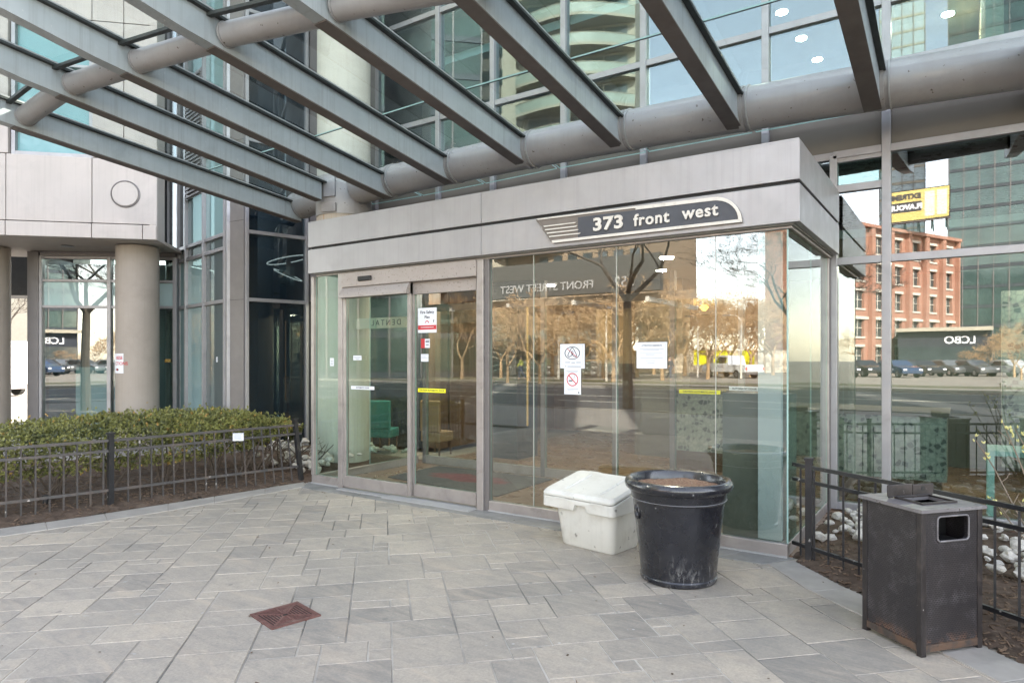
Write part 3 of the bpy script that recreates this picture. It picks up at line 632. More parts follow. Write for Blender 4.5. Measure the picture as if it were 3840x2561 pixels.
def doorsticker(label,u0,u1,z0,z1,v,mat,txt,name='door_sticker'):
    a=notice(name,label,u0,u1,z0,z1,v=v,mat=mat,cat='sticker'); place_text('print',txt,(z1-z0)*.62,front((u0+u1)/2,v-.0022,(z0+z1)/2),M['ink'],a,.0005,.0006,1.0); return a
doorsticker('white automatic door sticker on the left sliding door',-4.97,-4.575,1.225,1.265,vd-.042,'white','AUTOMATIC DOOR')
doorsticker('yellow caution sticker on the right sliding door',-3.975,-3.57,1.215,1.258,vdr,'yellow','CAUTION AUTOMATIC DOOR')
doorsticker('yellow caution sticker seen deeper inside on the inner doors',-1.58,-1.10,1.19,1.235,1.86,'yellow','CAUTION AUTOMATIC DOOR')
a=doorsticker('white automatic door sticker on the stone pier inside the glass',-.50,-.245,1.322,1.358,.10,'white','AUTOMATIC DOOR')
a=notice('door_label','tiny white label on the narrow glass left of the doors',-5.43,-5.36,1.50,1.60,v=-.004); lines(a,-5.43,-5.36,[(1.56,.3,.7),(1.54,.3,.7),(1.52,.2,.8)],-.006,.008)
a=notice('door_notice','small white notice on the left door above the automatic sticker',-4.93,-4.79,1.575,1.63,v=-.077); lines(a,-4.93,-4.79,[(1.61,.1,.9),(1.595,.1,.9),(1.583,.3,.7)],-.0788,.005)
# frosted band with reversed DENTAL lettering inside
a=tag(MB().box(-6.15,1.10,2.02,-5.0,1.106,2.17).build('frosted_band',M['frostcream']),'frosted strip with reversed dental lettering hanging behind the left door','sign')
place_text('lettering','DENTAL',.115,front(-5.55,1.098,2.095)@Matrix.Diagonal((-1,1,1,1)),M['ink'],a,.001,0,1.5)
# ------------------------------------------------------------------ main curtain wall behind the vestibule
CW=thing('curtain_wall','tall grey framed glass curtain wall rising behind the entrance vestibule','curtain wall',(-1,2,0))
ua=-6.75
def Sx(l): return [x-ua for x in l]
Lz=[3.36,3.71,4.56,5.2,6.8,8.3]
glazing(CW,(ua,2.0),(6,2.0),Sx([-6.72,-5.36,-4.35,-3.2,-2.08,-.645,.5225]),Lz,lambda i,j:'gl_wall' if j<1 else ('gl_span' if j<2 else 'gl_upper'),mw=.075,tw=.075,ends=(True,False))
glazing(CW,(ua,2.0),(6,2.0),Sx([.5225,1.72,2.9,4.1]),[.065,2.605,3.71,4.56,5.2,6.8,8.3],lambda i,j:'gl_wall' if j<2 else ('gl_span' if j<3 else 'gl_upper'),mw=.08,tw=.075)
glazing(CW,(ua,2.0),(6,2.0),Sx([.04,.5225]),[.065,2.605,3.67],lambda i,j:'gl_wall',mw=.07,tw=.075,ends=(True,False))
for z in (3.71,): MB().box(.041,1.97,3.676,.48,2.11,3.748).build('transom',M['mull'],CW)
MB().box(-6.4,2.3,3.79,4.6,2.5,4.5).build('bulkhead',M['taupe'],CW)
MB().box(-6.4,2.2,6.36,4.6,2.4,6.9).build('bulkhead',M['taupe'],CW)
# unseen tower split into slabs; slots added to let sun streaks onto the street
sl=.47/.883
for (ua_,ub_),lab in zip(((-8.6,-6.1),(-5.2,-.9),(.7,10.6),(12.4,22)),('slim dark glazed slab of the unseen split tower at the left end above the entrance','dark glazed slab of the unseen split tower above the sliding doors','broad dark glazed slab of the unseen split tower above the address sign','dark glazed slab of the unseen split tower beyond the right edge')):
    tag(MB().prism([(ua_,2.14),(ub_,2.14),(ub_+13.86*sl,16),(ua_+13.86*sl,16)],8.38,30).build('split_tower_slab',M['tgreen']),lab,'building','unseen tower slabs split to let sun through')
tag(MB().box(-8.6,2.14,8.34,22,16,8.379).build('podium_roof',M['tdark']),'flat dark podium roof under the tower slabs','roof')
bk=MB().box(-6.6,11.5,0,18,11.8,8.38); bk.box(4.7,2.14,0,18,11.5,8.38); tag(bk.build('back_wall',M['tdark']),kind='structure')
# ------------------------------------------------------------------ interior
tag(MB().box(-5.68,.035,-.02,4.7,11.5,.012).build('lobby_floor',M['floor']),kind='structure')
tag(MB().box(-8.3,2.25,2.86,-6.41,3.19,2.95).box(-6.4,2.14,2.86,4.7,11.5,2.95).build('lobby_ceiling',M['ceil']),kind='structure')
tag(MB().box(-6.4,2.52,4.3,4.7,11.5,4.45).build('upper_floor',M['floor']),kind='structure')
tag(MB().box(-6.4,2.42,6.2,4.7,11.5,6.32).build('upper_ceiling',M['cwhite']),kind='structure')
tag(MB().box(-6.4,8.0,4.45,1.2,8.2,6.2).build('upper_wall',M['taupe']),kind='structure')
tag(MB().box(1.35,2.6,4.46,1.5,8,6.19).build('upper_partition',pm('warm_beige_wall',(.55,.43,.27),.05,.7)),kind='structure')
w=MB().box(-6.4,7.2,.012,-1.6,7.4,2.86); w.box(-9.2,3.3,.012,-6.41,3.5,2.86); w.box(-6.6,3.55,.012,-6.4,7.4,2.86); tag(w.build('lobby_wall',M['wood']),kind='structure')
tag(MB().box(-1.6,6.0,.012,4.7,6.2,2.86).build('mosaic_wall',M['greenwall']),kind='structure')
def downlight(u,v,z,label,grp,power=0):
    t=thing('downlight',label,'ceiling light',(u,v,z),0,grp)
    MB().lathe([(.075,0),(.095,-.004),(.10,0)],24,(u,v,z-.001)).build('trim_ring',M['ring'],t)
    MB().lathe([(0.001,-.003),(.074,-.003)],24,(u,v,z-.001)).build('lamp_disc',M['lamp'],t)
    if power:
        l=bpy.data.lights.new('lamp','AREA'); l.shape='DISK'; l.size=.14; l.energy=power; l.color=(1,.86,.68); o=bpy.data.objects.new('lamp_light',l); col.objects.link(o); o.location=(u,v,z-.02); o.visible_camera=True
for i,vv in enumerate((2.78,3.68,4.6,5.47)): downlight(-.9+.07*i,vv,6.2,'round white ceiling light in the row seen through the upper glass','ceiling lights behind the upper glass',1.68)
downlight(1.0,4.97,6.2,'round ceiling light in the warm room at the upper right',None,3.08)
downlight(-4.7,4.2,2.86,'round lobby light above the inner doors on the left','lobby ceiling lights',4.2)
downlight(-3.9,2.9,2.86,'round lobby light nearest the left end of the clear glass','lobby ceiling lights',2.8)
downlight(-2.4,3.4,2.86,'round lobby light over the middle glass panel','lobby ceiling lights',4.2)
downlight(-1.2,4.4,2.86,'round lobby light above the pendant lamp','lobby ceiling lights',4.2)
downlight(.6,4.2,2.86,'round lobby light above the pebble desk','lobby ceiling lights',4.2)
downlight(2.2,4.0,2.86,'round lobby light over the mint table','lobby ceiling lights',4.2)
downlight(-7.0,2.75,2.86,'round light added over the teal chair seen through the left door','lobby ceiling lights',5)  # unseen lamp, added to brighten the teal chair
downlight(-5.9,2.5,2.86,'round light added over the tan chair seen through the right door','lobby ceiling lights',3)  # unseen lamp, added to brighten the tan chair
downlight(-3.9,1.0,2.655,'round light in the vestibule ceiling behind the doors','vestibule ceiling lights',1.96)
downlight(-1.4,1.0,2.655,'round light in the vestibule ceiling behind the clear glass','vestibule ceiling lights',1.96)
mq=[gp(890,1098),gp(1019,1070),gp(1268,1103),gp(1140,1143)]; MT=tag(MB().prism([(max(-5.6,p.x),max(.08,min(1.85,p.y))) for p in mq],.0125,.022).build('entrance_mat',M['mat']),'charcoal entrance mat with a red patch inside the doors','mat')
mc=(mq[0]+mq[1]+mq[2]+mq[3])/4; MB().prism([(mc.x+.62*math.cos(k*math.pi/12)*(1+.18*math.sin(k*2.3)),mc.y+.22*math.sin(k*math.pi/12)*(1+.2*math.cos(k*1.7))) for k in range(24)],.0222,.0232).build('mat_emblem',pm('faded_red_emblem',(.12,.030,.034),.4,.95,0,9,.2,60,dirt=(.06,.055,.055),dirt_amt=.8,dirt_scale=7),MT)
ID=thing('inner_doors','aluminium framed inner glass doors at the back of the vestibule','door set',(-3,2,0))
for u in (-5.6,-4.55,-3.5,-2.45,-1.7,-.9): MB().box(u-.03,1.95,.013,u+.03,2.03,2.64).build('door_post',M['mulld'],ID,bevel=.003)
for i,(a,b) in enumerate(((-5.57,-4.58),(-4.52,-3.53),(-3.47,-2.48),(-2.42,-1.73),(-1.67,-.93))):
    MB().box(a,1.96,2.3,b,2.02,2.40).build('top_rail',M['mulld'],ID); MB().box(a,1.96,.014,b,2.02,.13).build('bottom_rail',M['alum'],ID)
    pane(ID,(a,1.98),(1,0),.003,b-a-.003,0,.132,2.298,M['gl_door'])
tag(MB().box(-.56,.11,.013,-.02,.42,1.30).build('stone_pier',M['greenwall'],bevel=.004),'grey green stone pier behind the last glass panel','pier')
tag(MB().box(-.245,.03,.114,-.06,.09,2.63).build('blue_panel',M['bluewhite'],bevel=.003),'pale blue vertical panel behind the glass corner','panel')
def desk(u0,u1,v0,v1,h,label):
    t=thing('reception_desk',label,'desk',((u0+u1)/2,v0,.012))
    MB().box(u0,v0,.28,u1,v1,h-.05).build('mosaic_front',M['pebble'],t); MB().box(u0+.05,v0+.05,.013,u1-.05,v1,.279).build('plinth',M['wood'],t); MB().box(u0-.03,v0-.04,h-.049,u1+.03,v1,h).build('counter_top',M['taupe'],t,bevel=.004)
desk(-.1,1.02,2.75,3.6,1.02,'pebble mosaic reception desk behind the right window')
desk(-2.35,-1.2,3.6,4.3,1.15,'pebble mosaic counter seen deep inside the clear glass')
tag(MB().box(1.55,4.2,.3,3.2,4.4,2.4).build('mosaic_partition',M['pebble']),'pebble mosaic partition at the right edge of the lobby','partition')
def table(u0,u1,v0,v1,h):
    t=thing('side_table','pale mint console table inside the right window','table',((u0+u1)/2,v0,.012))
    MB().box(u0,v0,h-.05,u1,v1,h).build('table_top',M['mint'],t,bevel=.004)
    for x in (u0,u1-.05):
        for y in (v0,v1-.05): MB().box(x,y,.013,x+.05,y+.05,h-.051).build('leg',M['mint'],t)
table(1.36,2.6,2.14,2.7,.72)
PL=thing('pendant_lamp','brass pendant lamp with amber bulb hanging inside the clear glass','lamp',(-1.62,2.9,2.86))
MB().tube([(-1.62,2.9,2.86),(-1.62,2.9,2.5)],.008,6).build('cable',M['ink'],PL)
MB().lathe([(.03,0),(.14,-.02),(.14,-.22),(.13,-.22)],24,(-1.62,2.9,2.5)).build('lamp_shade',M['gold'],PL,smooth=40)
MB().lathe([(.001,.05),(.06,0),(.001,-.07)],16,(-1.62,2.9,2.26)).build('bulb',M['orange'],PL,smooth=60)
MB().box(-1.76,2.76,2.16,-1.48,3.04,2.20).build('lower_band',M['ink'],PL)
for u,v,lab in ((-4.17,2.6,'warm light strip on the lobby wall beside the inner doors'),(-6.77,1.93,'warm light strip at the left of the lobby')):
    tag(MB().box(u,v,.75 if v<2 else .6,u+.02,v+.02,2.35).build('light_strip',M['strip']),lab,'light strip')
tag(MB().box(-5.2,3.0,.012,-4.6,3.6,2.86).build('lobby_column',M['tdark']),'dark square column behind the inner doors','column')
tag(MB().box(-3.3,4.54,.012,-2.5,4.9,2.86).build('lobby_pier',M['taupe']),'taupe lobby pier behind the clear glass','pier')
tag(MB().box(-4.5,5.5,1.5,-3.4,5.56,2.5).build('wall_panel',M['tan']),'tan wall panel in the dark lobby','panel')
def chair(u,v,rz,mat,label):
    t=thing('lounge_chair',label,'chair',(u,v,.012),rz)
    MB().box(-.35,-.33,.25,.35,.33,.43).build('seat',M[mat],t,bevel=.03,local=True); MB().box(-.35,.25,.431,.35,.36,1.0).build('backrest',M[mat],t,bevel=.03,local=True)
    for x in (-.29,.29):
        for y in (-.27,.27): MB().box(x-.02,y-.02,0,x+.02,y+.02,.249).build('leg',M['wood'],t,local=True)
    return t
chair(-7.22,2.75,R(200),'teal','teal lounge chair seen through the left door').scale=(.55,.6,.86); chair(-6.02,2.75,R(185),'tan','tan lounge chair seen through the right door').scale=(.55,.6,.9)
# ------------------------------------------------------------------ glass canopy over the forecourt
CN=thing('glass_canopy','steel and glass entrance canopy with sloping rafters and two round tubes','canopy',(-3,-1,3.6))
KC=1.115
def ku(u): return CX+(u-CX)*KC
def kv(v): return CY+(v-CY)*KC
def zb(v,u=0):   # underside of a rafter; the rafters flatten slightly towards the left end
    k=max(0,min(4,(CX+(u-CX)/KC+6.95)/1.05)); i=min(3,int(k)); f=k-i
    zs=[3.618,3.62,3.622,3.638,3.66]; ss=[.104,.125,.137,.145,.145]
    return CZ+(zs[i]*(1-f)+zs[i+1]*f-CZ)*KC+(ss[i]*(1-f)+ss[i+1]*f)*(kv(.5)-v)
def vt(u):
    uo=CX+(u-CX)/KC; return kv(.42+.0175*(uo+2.7)**2)
UR=[ku(x) for x in (-6.95,-5.86,-4.905,-3.857,-2.784,-1.669,-.551,.54,1.66,2.78)]
TIP=[kv(x) for x in (-2.86,-2.876,-2.75,-2.584,-2.376,-2.14,-1.88,-1.60,-1.3,-1.0)]
RW,RH=.139,.262
OV=1.2
def rafter(u,tip,vend):
    mb=MB(); vs=[-5.6,tip-.05,tip,vend]
    def sec(v,h,z0=0):
        zz=zb(v,u); return [(u-RW/2,v,zz+z0),(u+RW/2,v,zz+z0),(u+RW/2,v,zz+h),(u-RW/2,v,zz+h)]
    P=sec(tip-OV,RH,.06)+sec(tip-.3,RH,.014)+sec(vend,RH,.014)
    mb.add(P,[(0,1,5,4),(1,2,6,5),(2,3,7,6),(3,0,4,7),(4,5,9,8),(5,6,10,9),(6,7,11,10),(7,4,8,11),(3,2,1,0),(8,9,10,11)])
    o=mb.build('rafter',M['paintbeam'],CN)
    a,b=zb(tip,u),zb(vend,u); q=[(u-RW/2-.004,tip,a),(u+RW/2+.004,tip,a),(u+RW/2+.004,vend,b),(u-RW/2-.004,vend,b)]
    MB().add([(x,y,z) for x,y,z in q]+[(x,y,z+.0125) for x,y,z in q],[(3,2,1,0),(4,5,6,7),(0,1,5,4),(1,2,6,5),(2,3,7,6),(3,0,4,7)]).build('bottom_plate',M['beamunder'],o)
    e0=tip-OV-.03; a,b=zb(e0,u)+RH+.001,zb(vend+.5,u)+RH+.001; q=[(u-RW/2-.05,e0,a),(u+RW/2+.05,e0,a),(u+RW/2+.05,vend+.5,b),(u-RW/2-.05,vend+.5,b)]
    MB().add(q+[(x,y,z+.022) for x,y,z in q],[(3,2,1,0),(4,5,6,7),(0,1,5,4),(1,2,6,5),(2,3,7,6),(3,0,4,7)]).build('glazing_bar',M['darkgasket'],o)
    for sg in (-1,1):
        x=u+sg*(RW/2+.043); MB().bar((x,e0+.02,zb(e0+.02,u)+RH+.032),(x,vend+.48,zb(vend+.48,u)+RH+.032),.012,.014).build('gasket_strip',M['ring'],o)
for u,t in zip(UR,TIP): rafter(u,t,(vt(u)-.02) if u!=UR[1] else kv(.17))
# wall tube: one round segment between rafters, with a weld ring at the rafter
ZT=CZ+2.25*KC; RT=.214
def tubeseg(u0,u1,name='wall_tube',r=RT,z=ZT):
    n=7; pts=[(u0+(u1-u0)*k/(n-1),vt(u0+(u1-u0)*k/(n-1)),z) for k in range(n)]
    return MB().tube(pts,r,40).build(name,M['pipe'],CN,smooth=50)
tubeseg(ku(-7.02),ku(-6.2)); tubeseg(ku(-5.5),ku(2.85))
for u in UR[2:]+[UR[0]-.03]:
    for k,(o_,w) in enumerate(((.075,.05),(.142,.012))):
        MB().tube([(u+o_-w/2,vt(u+o_),ZT),(u+o_+w/2,vt(u+o_),ZT)],RT+(.010 if k==0 else .014),40).build('weld_ring',M['pipe'] if k==0 else M['ring'],CN,smooth=50)
# outer tube between the rafters
for i in range(len(UR)-1):
    a=(UR[i]+RW/2+.001,TIP[i]+.11,zb(TIP[i],UR[i])+.15); b=(UR[i+1]-RW/2-.001,TIP[i+1]+.11,zb(TIP[i+1],UR[i+1])+.15)
    MB().tube([a,b],.109,28).build('outer_tube',M['pipe'],CN,smooth=50)
    d=Vector(b)-Vector(a); d.normalize()
    for p,sg in ((Vector(a),1),(Vector(b),-1)): MB().tube([p+d*sg*.001,p+d*sg*.02],.117,28).build('weld_ring',M['pipe'],CN,smooth=50)
# roof glass
for i in range(len(UR)-1):
    for va0,va1,vb in ((TIP[i]-OV,TIP[i+1]-OV,-.20),(-.185,-.185,1.92)):
        u0,u1=UR[i]+.02,UR[i+1]-.02; z=lambda v,u:zb(v,u)+RH+.026
        q=[(u0,va0,z(va0,u0)),(u1,va1,z(va1,u1)),(u1,vb,z(vb,u1)),(u0,vb,z(vb,u0))]
        MB().add(q,[(3,2,1,0)],0).add([(x,y,zz+.014) for x,y,zz in q],[(0,1,2,3)],1).add(q+[(x,y,zz+.014) for x,y,zz in q],[(0,1,5,4),(1,2,6,5),(2,3,7,6),(3,0,4,7)],2).build('roof_pane',[M['gl_roof'],M['backgl'],M['gedge']],CN)
        if vb<1: MB().bar((u0+.03,vb+.0075,z(vb,u0)+.004),(u1-.03,vb+.0075,z(vb,u1)+.004),.013,.016).build('glass_joint',M['darkgasket'],CN)
    # dark edge angle beside the outer tube
    t0,t1=TIP[i]-.06,TIP[i+1]-.06
    MB().bar((UR[i]+.07,t0,zb(t0,UR[i])+RH-.012),(UR[i+1]-.07,t1,zb(t1,UR[i+1])+RH-.012),.05,.03).build('purlin',M['darkgasket'],CN)
# leaf litter lying on the glass
mb=MB(); rs=random.Random(3)
for k in range(900):
    u=rs.uniform(-6.6,-3.3); v=rs.gauss(1.2,.16)
    if abs(v-1.2)>.5 or any(abs(u-q)<.1 for q in UR): continue
    z=zb(v,u)+RH+.042; L=rs.uniform(.01,.035); a=rs.uniform(0,6.28); mb.bar((u,v,z),(u+L*math.cos(a),v+L*math.sin(a),z+rs.uniform(-.002,.012)),rs.uniform(.004,.012),.002)
tag(mb.build('leaf_litter',M['rock']),kind='stuff')
# ------------------------------------------------------------------ round column carrying the canopy
CCU,CCV,CR=ku(-5.85),kv(.6),.396
CO=thing('canopy_column','cream round concrete column with grey steel collar behind the fascia','column',(CCU,CCV,0))
MB().lathe([(CR,0),(CR,12)],48,(CCU,CCV,0)).build('shaft',M['concrete2'],CO,smooth=50)
MB().lathe([(CR+.001,3.72),(CR+.018,3.72),(CR+.018,4.30),(CR+.001,4.30)],48,(CCU,CCV,0)).build('collar',M['pipe'],CO,smooth=40)
pa=math.atan2(CY-CCV,CX-CCU)
for da,z0,z1,w in ((-.52,3.96,4.25,.19),(-.55,3.74,3.87,.24)):
    c=Vector((CCU+(CR+.02)*math.cos(pa+da),CCV+(CR+.02)*math.sin(pa+da),0)); t=Vector((-math.sin(pa+da),math.cos(pa+da),0)); n_=Vector((math.cos(pa+da),math.sin(pa+da),0))
    MB().prism([tuple((c+t*w/2-n_*.03)[:2]),tuple((c-t*w/2-n_*.03)[:2]),tuple((c-t*w/2+n_*.02)[:2]),tuple((c+t*w/2+n_*.02)[:2])],z0,z1).build('collar_plate',M['mull'],CO,bevel=.005)
MB().lathe([(CR+.001,3.40),(CR+.008,3.40),(CR+.008,3.717),(CR+.001,3.717)],48,(CCU,CCV,0)).build('rust_band',pm('rust_stained_band',(.46,.40,.33),.06,.8,0,3,.05,60,streak=(.34,.15,.05),streak_amt=.8),CO,smooth=40)
# ------------------------------------------------------------------ glazed bay left of the entrance
A1,A0,B0,B1=(-12.35,1.67),(-9.30,1.03),(-8.717,1.064),(-8.438,2.096)
BY=thing('glass_bay','angled glass bay with teal and dark panes behind the hedge','glass bay',(-9,1.05,0))
dA,LA=unit(A1,A0)
def sA(px):
    q=on(px,A1,A0); return math.hypot(q[0]-A1[0],q[1]-A1[1])
ssA=[sA(376),sA(409),sA(427),sA(468),sA(517)]
glazing(BY,A1,A0,ssA,[.08,2.577,3.48,3.72,5.25,7.4,9.6],lambda i,j:(('gl_bayg','gl_bay','gl_bay','gl_bayg') if j<2 else ('gl_dark','gl_dark','gl_bay','gl_bay'))[i] if j!=2 else 'gl_bayg',mw=.06,tw=.06)
dB,LB_=unit(B0,B1)
glazing(BY,B0,B1,[0.0,LB_-.03],[.09,2.577,3.71,5.25,7.4,9.6],lambda i,j:'gl_dark',mw=.05,tw=.06,md=.1)
MB().prism([(-9.26,1.01),(-9.13,.965),(-9.10,1.02),(-9.2,1.3)],.0,9.8).build('corner_post',M['mull'],BY,bevel=.004)
MB().prism([(-9.095,1.0),(-8.76,1.03),(-8.76,1.3),(-9.19,1.31)],.0,9.8).build('corner_panel',M['mulld'],BY,bevel=.004)
for z in (2.577,3.9,5.25): MB().prism([(-9.096,.997),(-8.759,1.027),(-8.759,1.03),(-9.096,1.0)],z-.003,z+.003).build('panel_joint',M['reveal'],BY)
lbox(MB(),B1,(math.cos(R(-5)),math.sin(R(-5))),.0,1.8,-.15,-.02,2.6,9.8).build('end_panel',M['mulld'],BY); pane(BY,B1,(math.cos(R(-5)),math.sin(R(-5))),.1,1.6,-.05,.1,2.59,M['gl_door'])
d,L=unit(A1,A0); lbox(MB(),A1,d,sA(427)+.08,sA(468)-.08,.001,.02,4.6,6.9).build('louvre_grille',M['mull'],BY)
for k in range(30): lbox(MB(),A1,d,sA(427)+.09,sA(468)-.09,.021,.05,4.62+k*.075,4.65+k*.075).build('louvre_blade',M['mulld'],BY)
cb=MB().prism([(-12.6,2.9),(-9.3,2.3),(-9.0,3.2),(-6.75,3.2),(-6.75,12),(-12.6,12)],0,14); tag(cb.build('core_wall',M['tdark']),kind='structure')
tag(MB().prism([(-12.4,1.8),(-9.3,1.15),(-8.75,1.2),(-8.5,2.2),(-6.8,2.2),(-6.8,12),(-12.6,12)],9.85,28).build('bay_tower',M['tgreen']),'dark glazed tower section above the glass bay','building')
for i,(px,py,rx,tl) in enumerate(((661,632,.24,.5),(661,597,.36,-.25))):
    p=at(px,py,12.15); pts=[]
    for k in range(33):
        t=2*math.pi*k/32; q=Vector((rx*math.cos(t)*cR[0],rx*math.cos(t)*cR[1],0))+Vector((cF[0]*rx*math.sin(t),cF[1]*rx*math.sin(t),tl*rx*(-.9*math.cos(t))+.02*math.sin(t))); pts.append(p+q)
    tag(MB().tube(pts,.010,6).build('ring_lamp',M['ringlamp'],smooth=60),('thin glowing ring lamp, the lower one, in the dark bay','thin glowing ring lamp, the upper wider one, in the dark bay')[i],'lamp')
tag(MB().box(-9.15,2.02,2.9,-8.85,2.12,3.25).build('wall_cabinet',M['gl_film']),'pale hanging cabinet behind the ring lamps in the dark bay','cabinet')
# ------------------------------------------------------------------ pale stone wing on columns
ST=thing('stone_wing','pale precast stone wing carried on round columns at the left','building',(-12,0,0))
S0=(-10.362,.436); ds=(math.cos(R(45)),math.sin(R(45))); SA=(S0[0]-8*ds[0],S0[1]-8*ds[1])
def sS(px):
    q=on(px,SA,S0); return (q[0]-SA[0])*ds[0]+(q[1]-SA[1])*ds[1]
W0,W1=sS(22),sS(211); E=8.0; J=.006
def pan(s0,s1,z0,z1,n1=.0,name='stone_panel'): return lbox(MB(),SA,ds,s0+J,s1-J,-.12,n1,z0+J,z1-J).build(name,M['stone'],ST,bevel=.006)
x284=sS(284)
for s0,s1 in ((0,2.4),(2.4,sS(-120)),(sS(-120),sS(13)),(sS(13),sS(211)),(sS(211),E)): pan(s0,s1,3.89,5.0)
for s0,s1 in ((0,2.4),(2.4,sS(-120)),(sS(-120),sS(13)),(sS(13),sS(211)),(sS(211),sS(328)),(sS(328),E)): pan(s0,s1,3.63,3.885,.02)
for s0,s1 in ((0,W0-2.4),(W0-2.4,W0-.02),(W1+.0,x284),(x284,E)): pan(s0,s1,5.0,7.32)
for s0,s1 in ((0,W0-2.4),(W0-2.4,W0),(W0,W1),(W1,x284),(x284,E)):
    pan(s0,s1,7.32,9.6); pan(s0,s1,9.6,12)
# return face at the right end, backing and soffit
n_=(ds[1],-ds[0]); Rt=(S0[0]-n_[0]*.42,S0[1]-n_[1]*.42)
lbox(MB(),S0,(-n_[0],-n_[1]),.004,.42,-.12,.004,3.63,12).build('return_panel',M['stone'],ST,bevel=.006)
bk=MB(); lbox(bk,SA,ds,.0,W0-.01,-2.2,-.125,3.70,12); lbox(bk,SA,ds,W1+.01,E-.13,-1.0,-.125,3.70,12); lbox(bk,SA,ds,W0-.01,W1+.01,-2.2,-.4,7.3,12); lbox(bk,SA,ds,W0-.01,W1+.01,-2.2,-.4,3.70,4.98)
bk.build('backing_wall',M['reveal'],ST)
lbox(MB(),SA,ds,-1.0,E-.02,-2.6,-.13,3.635,3.69).build('soffit',M['soffit'],ST)
MB().lathe([(.0001,.035),(.19,.035),(.205,.02),(.205,-.01)],48).build('tmp',M['stone']) if 0 else None
def disc(s,z,r):
    c=Vector((SA[0]+ds[0]*s,SA[1]+ds[1]*s,z)); nv=Vector((n_[0],n_[1],0))
    o=MB().tube([c-nv*.01,c+nv*.022],r,56).build('medallion',M['stone'],ST,bevel=.006); 
    pts=[c+nv*.004+Vector((ds[0],ds[1],0))*math.cos(t*math.pi/28)*(r+.018)+Vector((0,0,1))*math.sin(t*math.pi/28)*(r+.018) for t in range(57)]
    MB().tube(pts,.012,6,cap=False).build('groove_shade_ring',M['mulld'],ST)  # dark raised ring: the groove's shade is put into its colour
q=on(288,SA,S0); disc(sS(288),zat(446,q[2]),.205)
WN=MB()
for a,b,z0,z1 in ((W0,W0+.06,5.0,7.28),(W1-.06,W1,5.0,7.28),(W0+.061,W1-.061,5.0,5.06),(W0+.061,W1-.061,7.2,7.28),(W0+.061,W1-.061,5.42,5.47),(W0+.061,W1-.061,6.52,6.57)): lbox(WN,SA,ds,a,b,-.22,-.04,z0,z1)
WN=WN.build('window',M['mull'],ST,bevel=.004)
for z0,z1 in ((5.062,5.418),(5.472,6.518),(6.572,7.198)): pane(WN,SA,ds,W0+.062,W1-.062,-.12,z0,z1,M['gl_turq'])
lbox(MB(),SA,ds,W0,W1,-2.0,-1.4,4.99,7.29).build('room_back',M['bluewhite'],ST)
lt=at(155,557,12.1); MB().lathe([(.09,0),(.11,-.012),(.001,-.012)],20,(lt.x,lt.y,3.634)).build('soffit_light',M['mull'],ST)
for i,(x,y) in enumerate(((-11.33,.60),(-13.64,-.93))):
    tag(MB().lathe([(.355,-.02),(.355,3.62)],48,(x,y,0)).build('concrete_column',M['concrete'],smooth=50),('round concrete column with a small paper sign near the bay','round concrete column at the far left edge of the photo')[i],'column')
# ground floor window wall under the stone wing
G0,G1=(-13.387,-.157),(-11.50,1.40); dG,LG=unit(G0,G1)
def sG(px):
    q=on(px,G0,G1); return (q[0]-G0[0])*dG[0]+(q[1]-G0[1])*dG[1]
GW=thing('window_wall','tall shop window wall behind the round columns','window wall',(-12.4,.6,0))
sg=[sG(93),sG(251),sG(402)]
glazing(GW,G0,G1,sg,[.05,2.58,3.08,3.52],lambda i,j:('gl_wall','gl_film','gl_wall')[j],mw=.07,tw=.05,ends=(True,True))
lbox(MB(),G0,dG,sG(66),sG(91),-.3,.05,0,3.62).build('end_pier',M['mulld'],GW,bevel=.004)
lbox(MB(),G0,dG,sG(93),sG(402),-.12,.02,3.55,3.63).build('head_rail',M['mulld'],GW)
lbox(MB(),G0,dG,sG(150),sG(246),-.42,-.36,.1,1.42).build('white_board',M['bluewhite'],GW)
q_=MB(); lbox(q_,G0,dG,sG(68),sG(402),-1.6,-1.5,0,3.6); lbox(q_,G0,dG,sG(68),sG(68)+.06,-1.49,-.31,0,3.6); q_.build('room_back',M['shoproom'],GW)
# column sign (curved sheet)
cx,cy=-11.33,.60; th0=math.atan2(CY-cy,CX-cx); mb=MB(); r=.358
def cp(a,z,rr=r): return (cx+rr*math.cos(a),cy+rr*math.sin(a),z)
aL,aR=th0-1.5,th0-.66; z0,z1=1.33,1.68; n=14
top=[cp(aL+(aR-aL)*k/n,z1) for k in range(n+1)]; bot=[cp(aL+(aR-aL)*k/n,z0) for k in range(n+1)]
mb.add(bot+top,[(k,k+1,n+2+k,n+1+k) for k in range(n)]); CS=tag(mb.build('column_sign',M['white'],smooth=60),'white paper sign with red lettering wrapped round the concrete column','sign')
def wraptext(s,size,z,a0,mat):
    me=text_data(s,size,.0006,.001,1.0,'LEFT')
    for v_ in me.vertices:
        a=a0+v_.co.x/r; q=cp(a,z+v_.co.y,r+.002+v_.co.z); v_.co=q
    me.materials.clear(); me.materials.append(mat); link('print',me,CS)
wraptext('HESE',.082,1.60,aL+.30,M['red']); wraptext('CTIONS',.082,1.50,aL+.24,M['red']); 
mb=MB(); mb.add([cp(aL+.3,1.395,r+.003),cp(aL+.42,1.42,r+.003),cp(aL+.56,1.395,r+.003),cp(aL+.42,1.37,r+.003)],[(0,3,2,1),(0,1,2,3)]); mb.build('arrow',M['red'],CS)
a=at(385,828,12.75); tag(MB().box(a.x-.09,a.y-.012,a.z-.03,a.x+.09,a.y,a.z+.03).build('window_sticker',M['gold']),'small yellow sticker on the narrow pane beside the column','sticker')
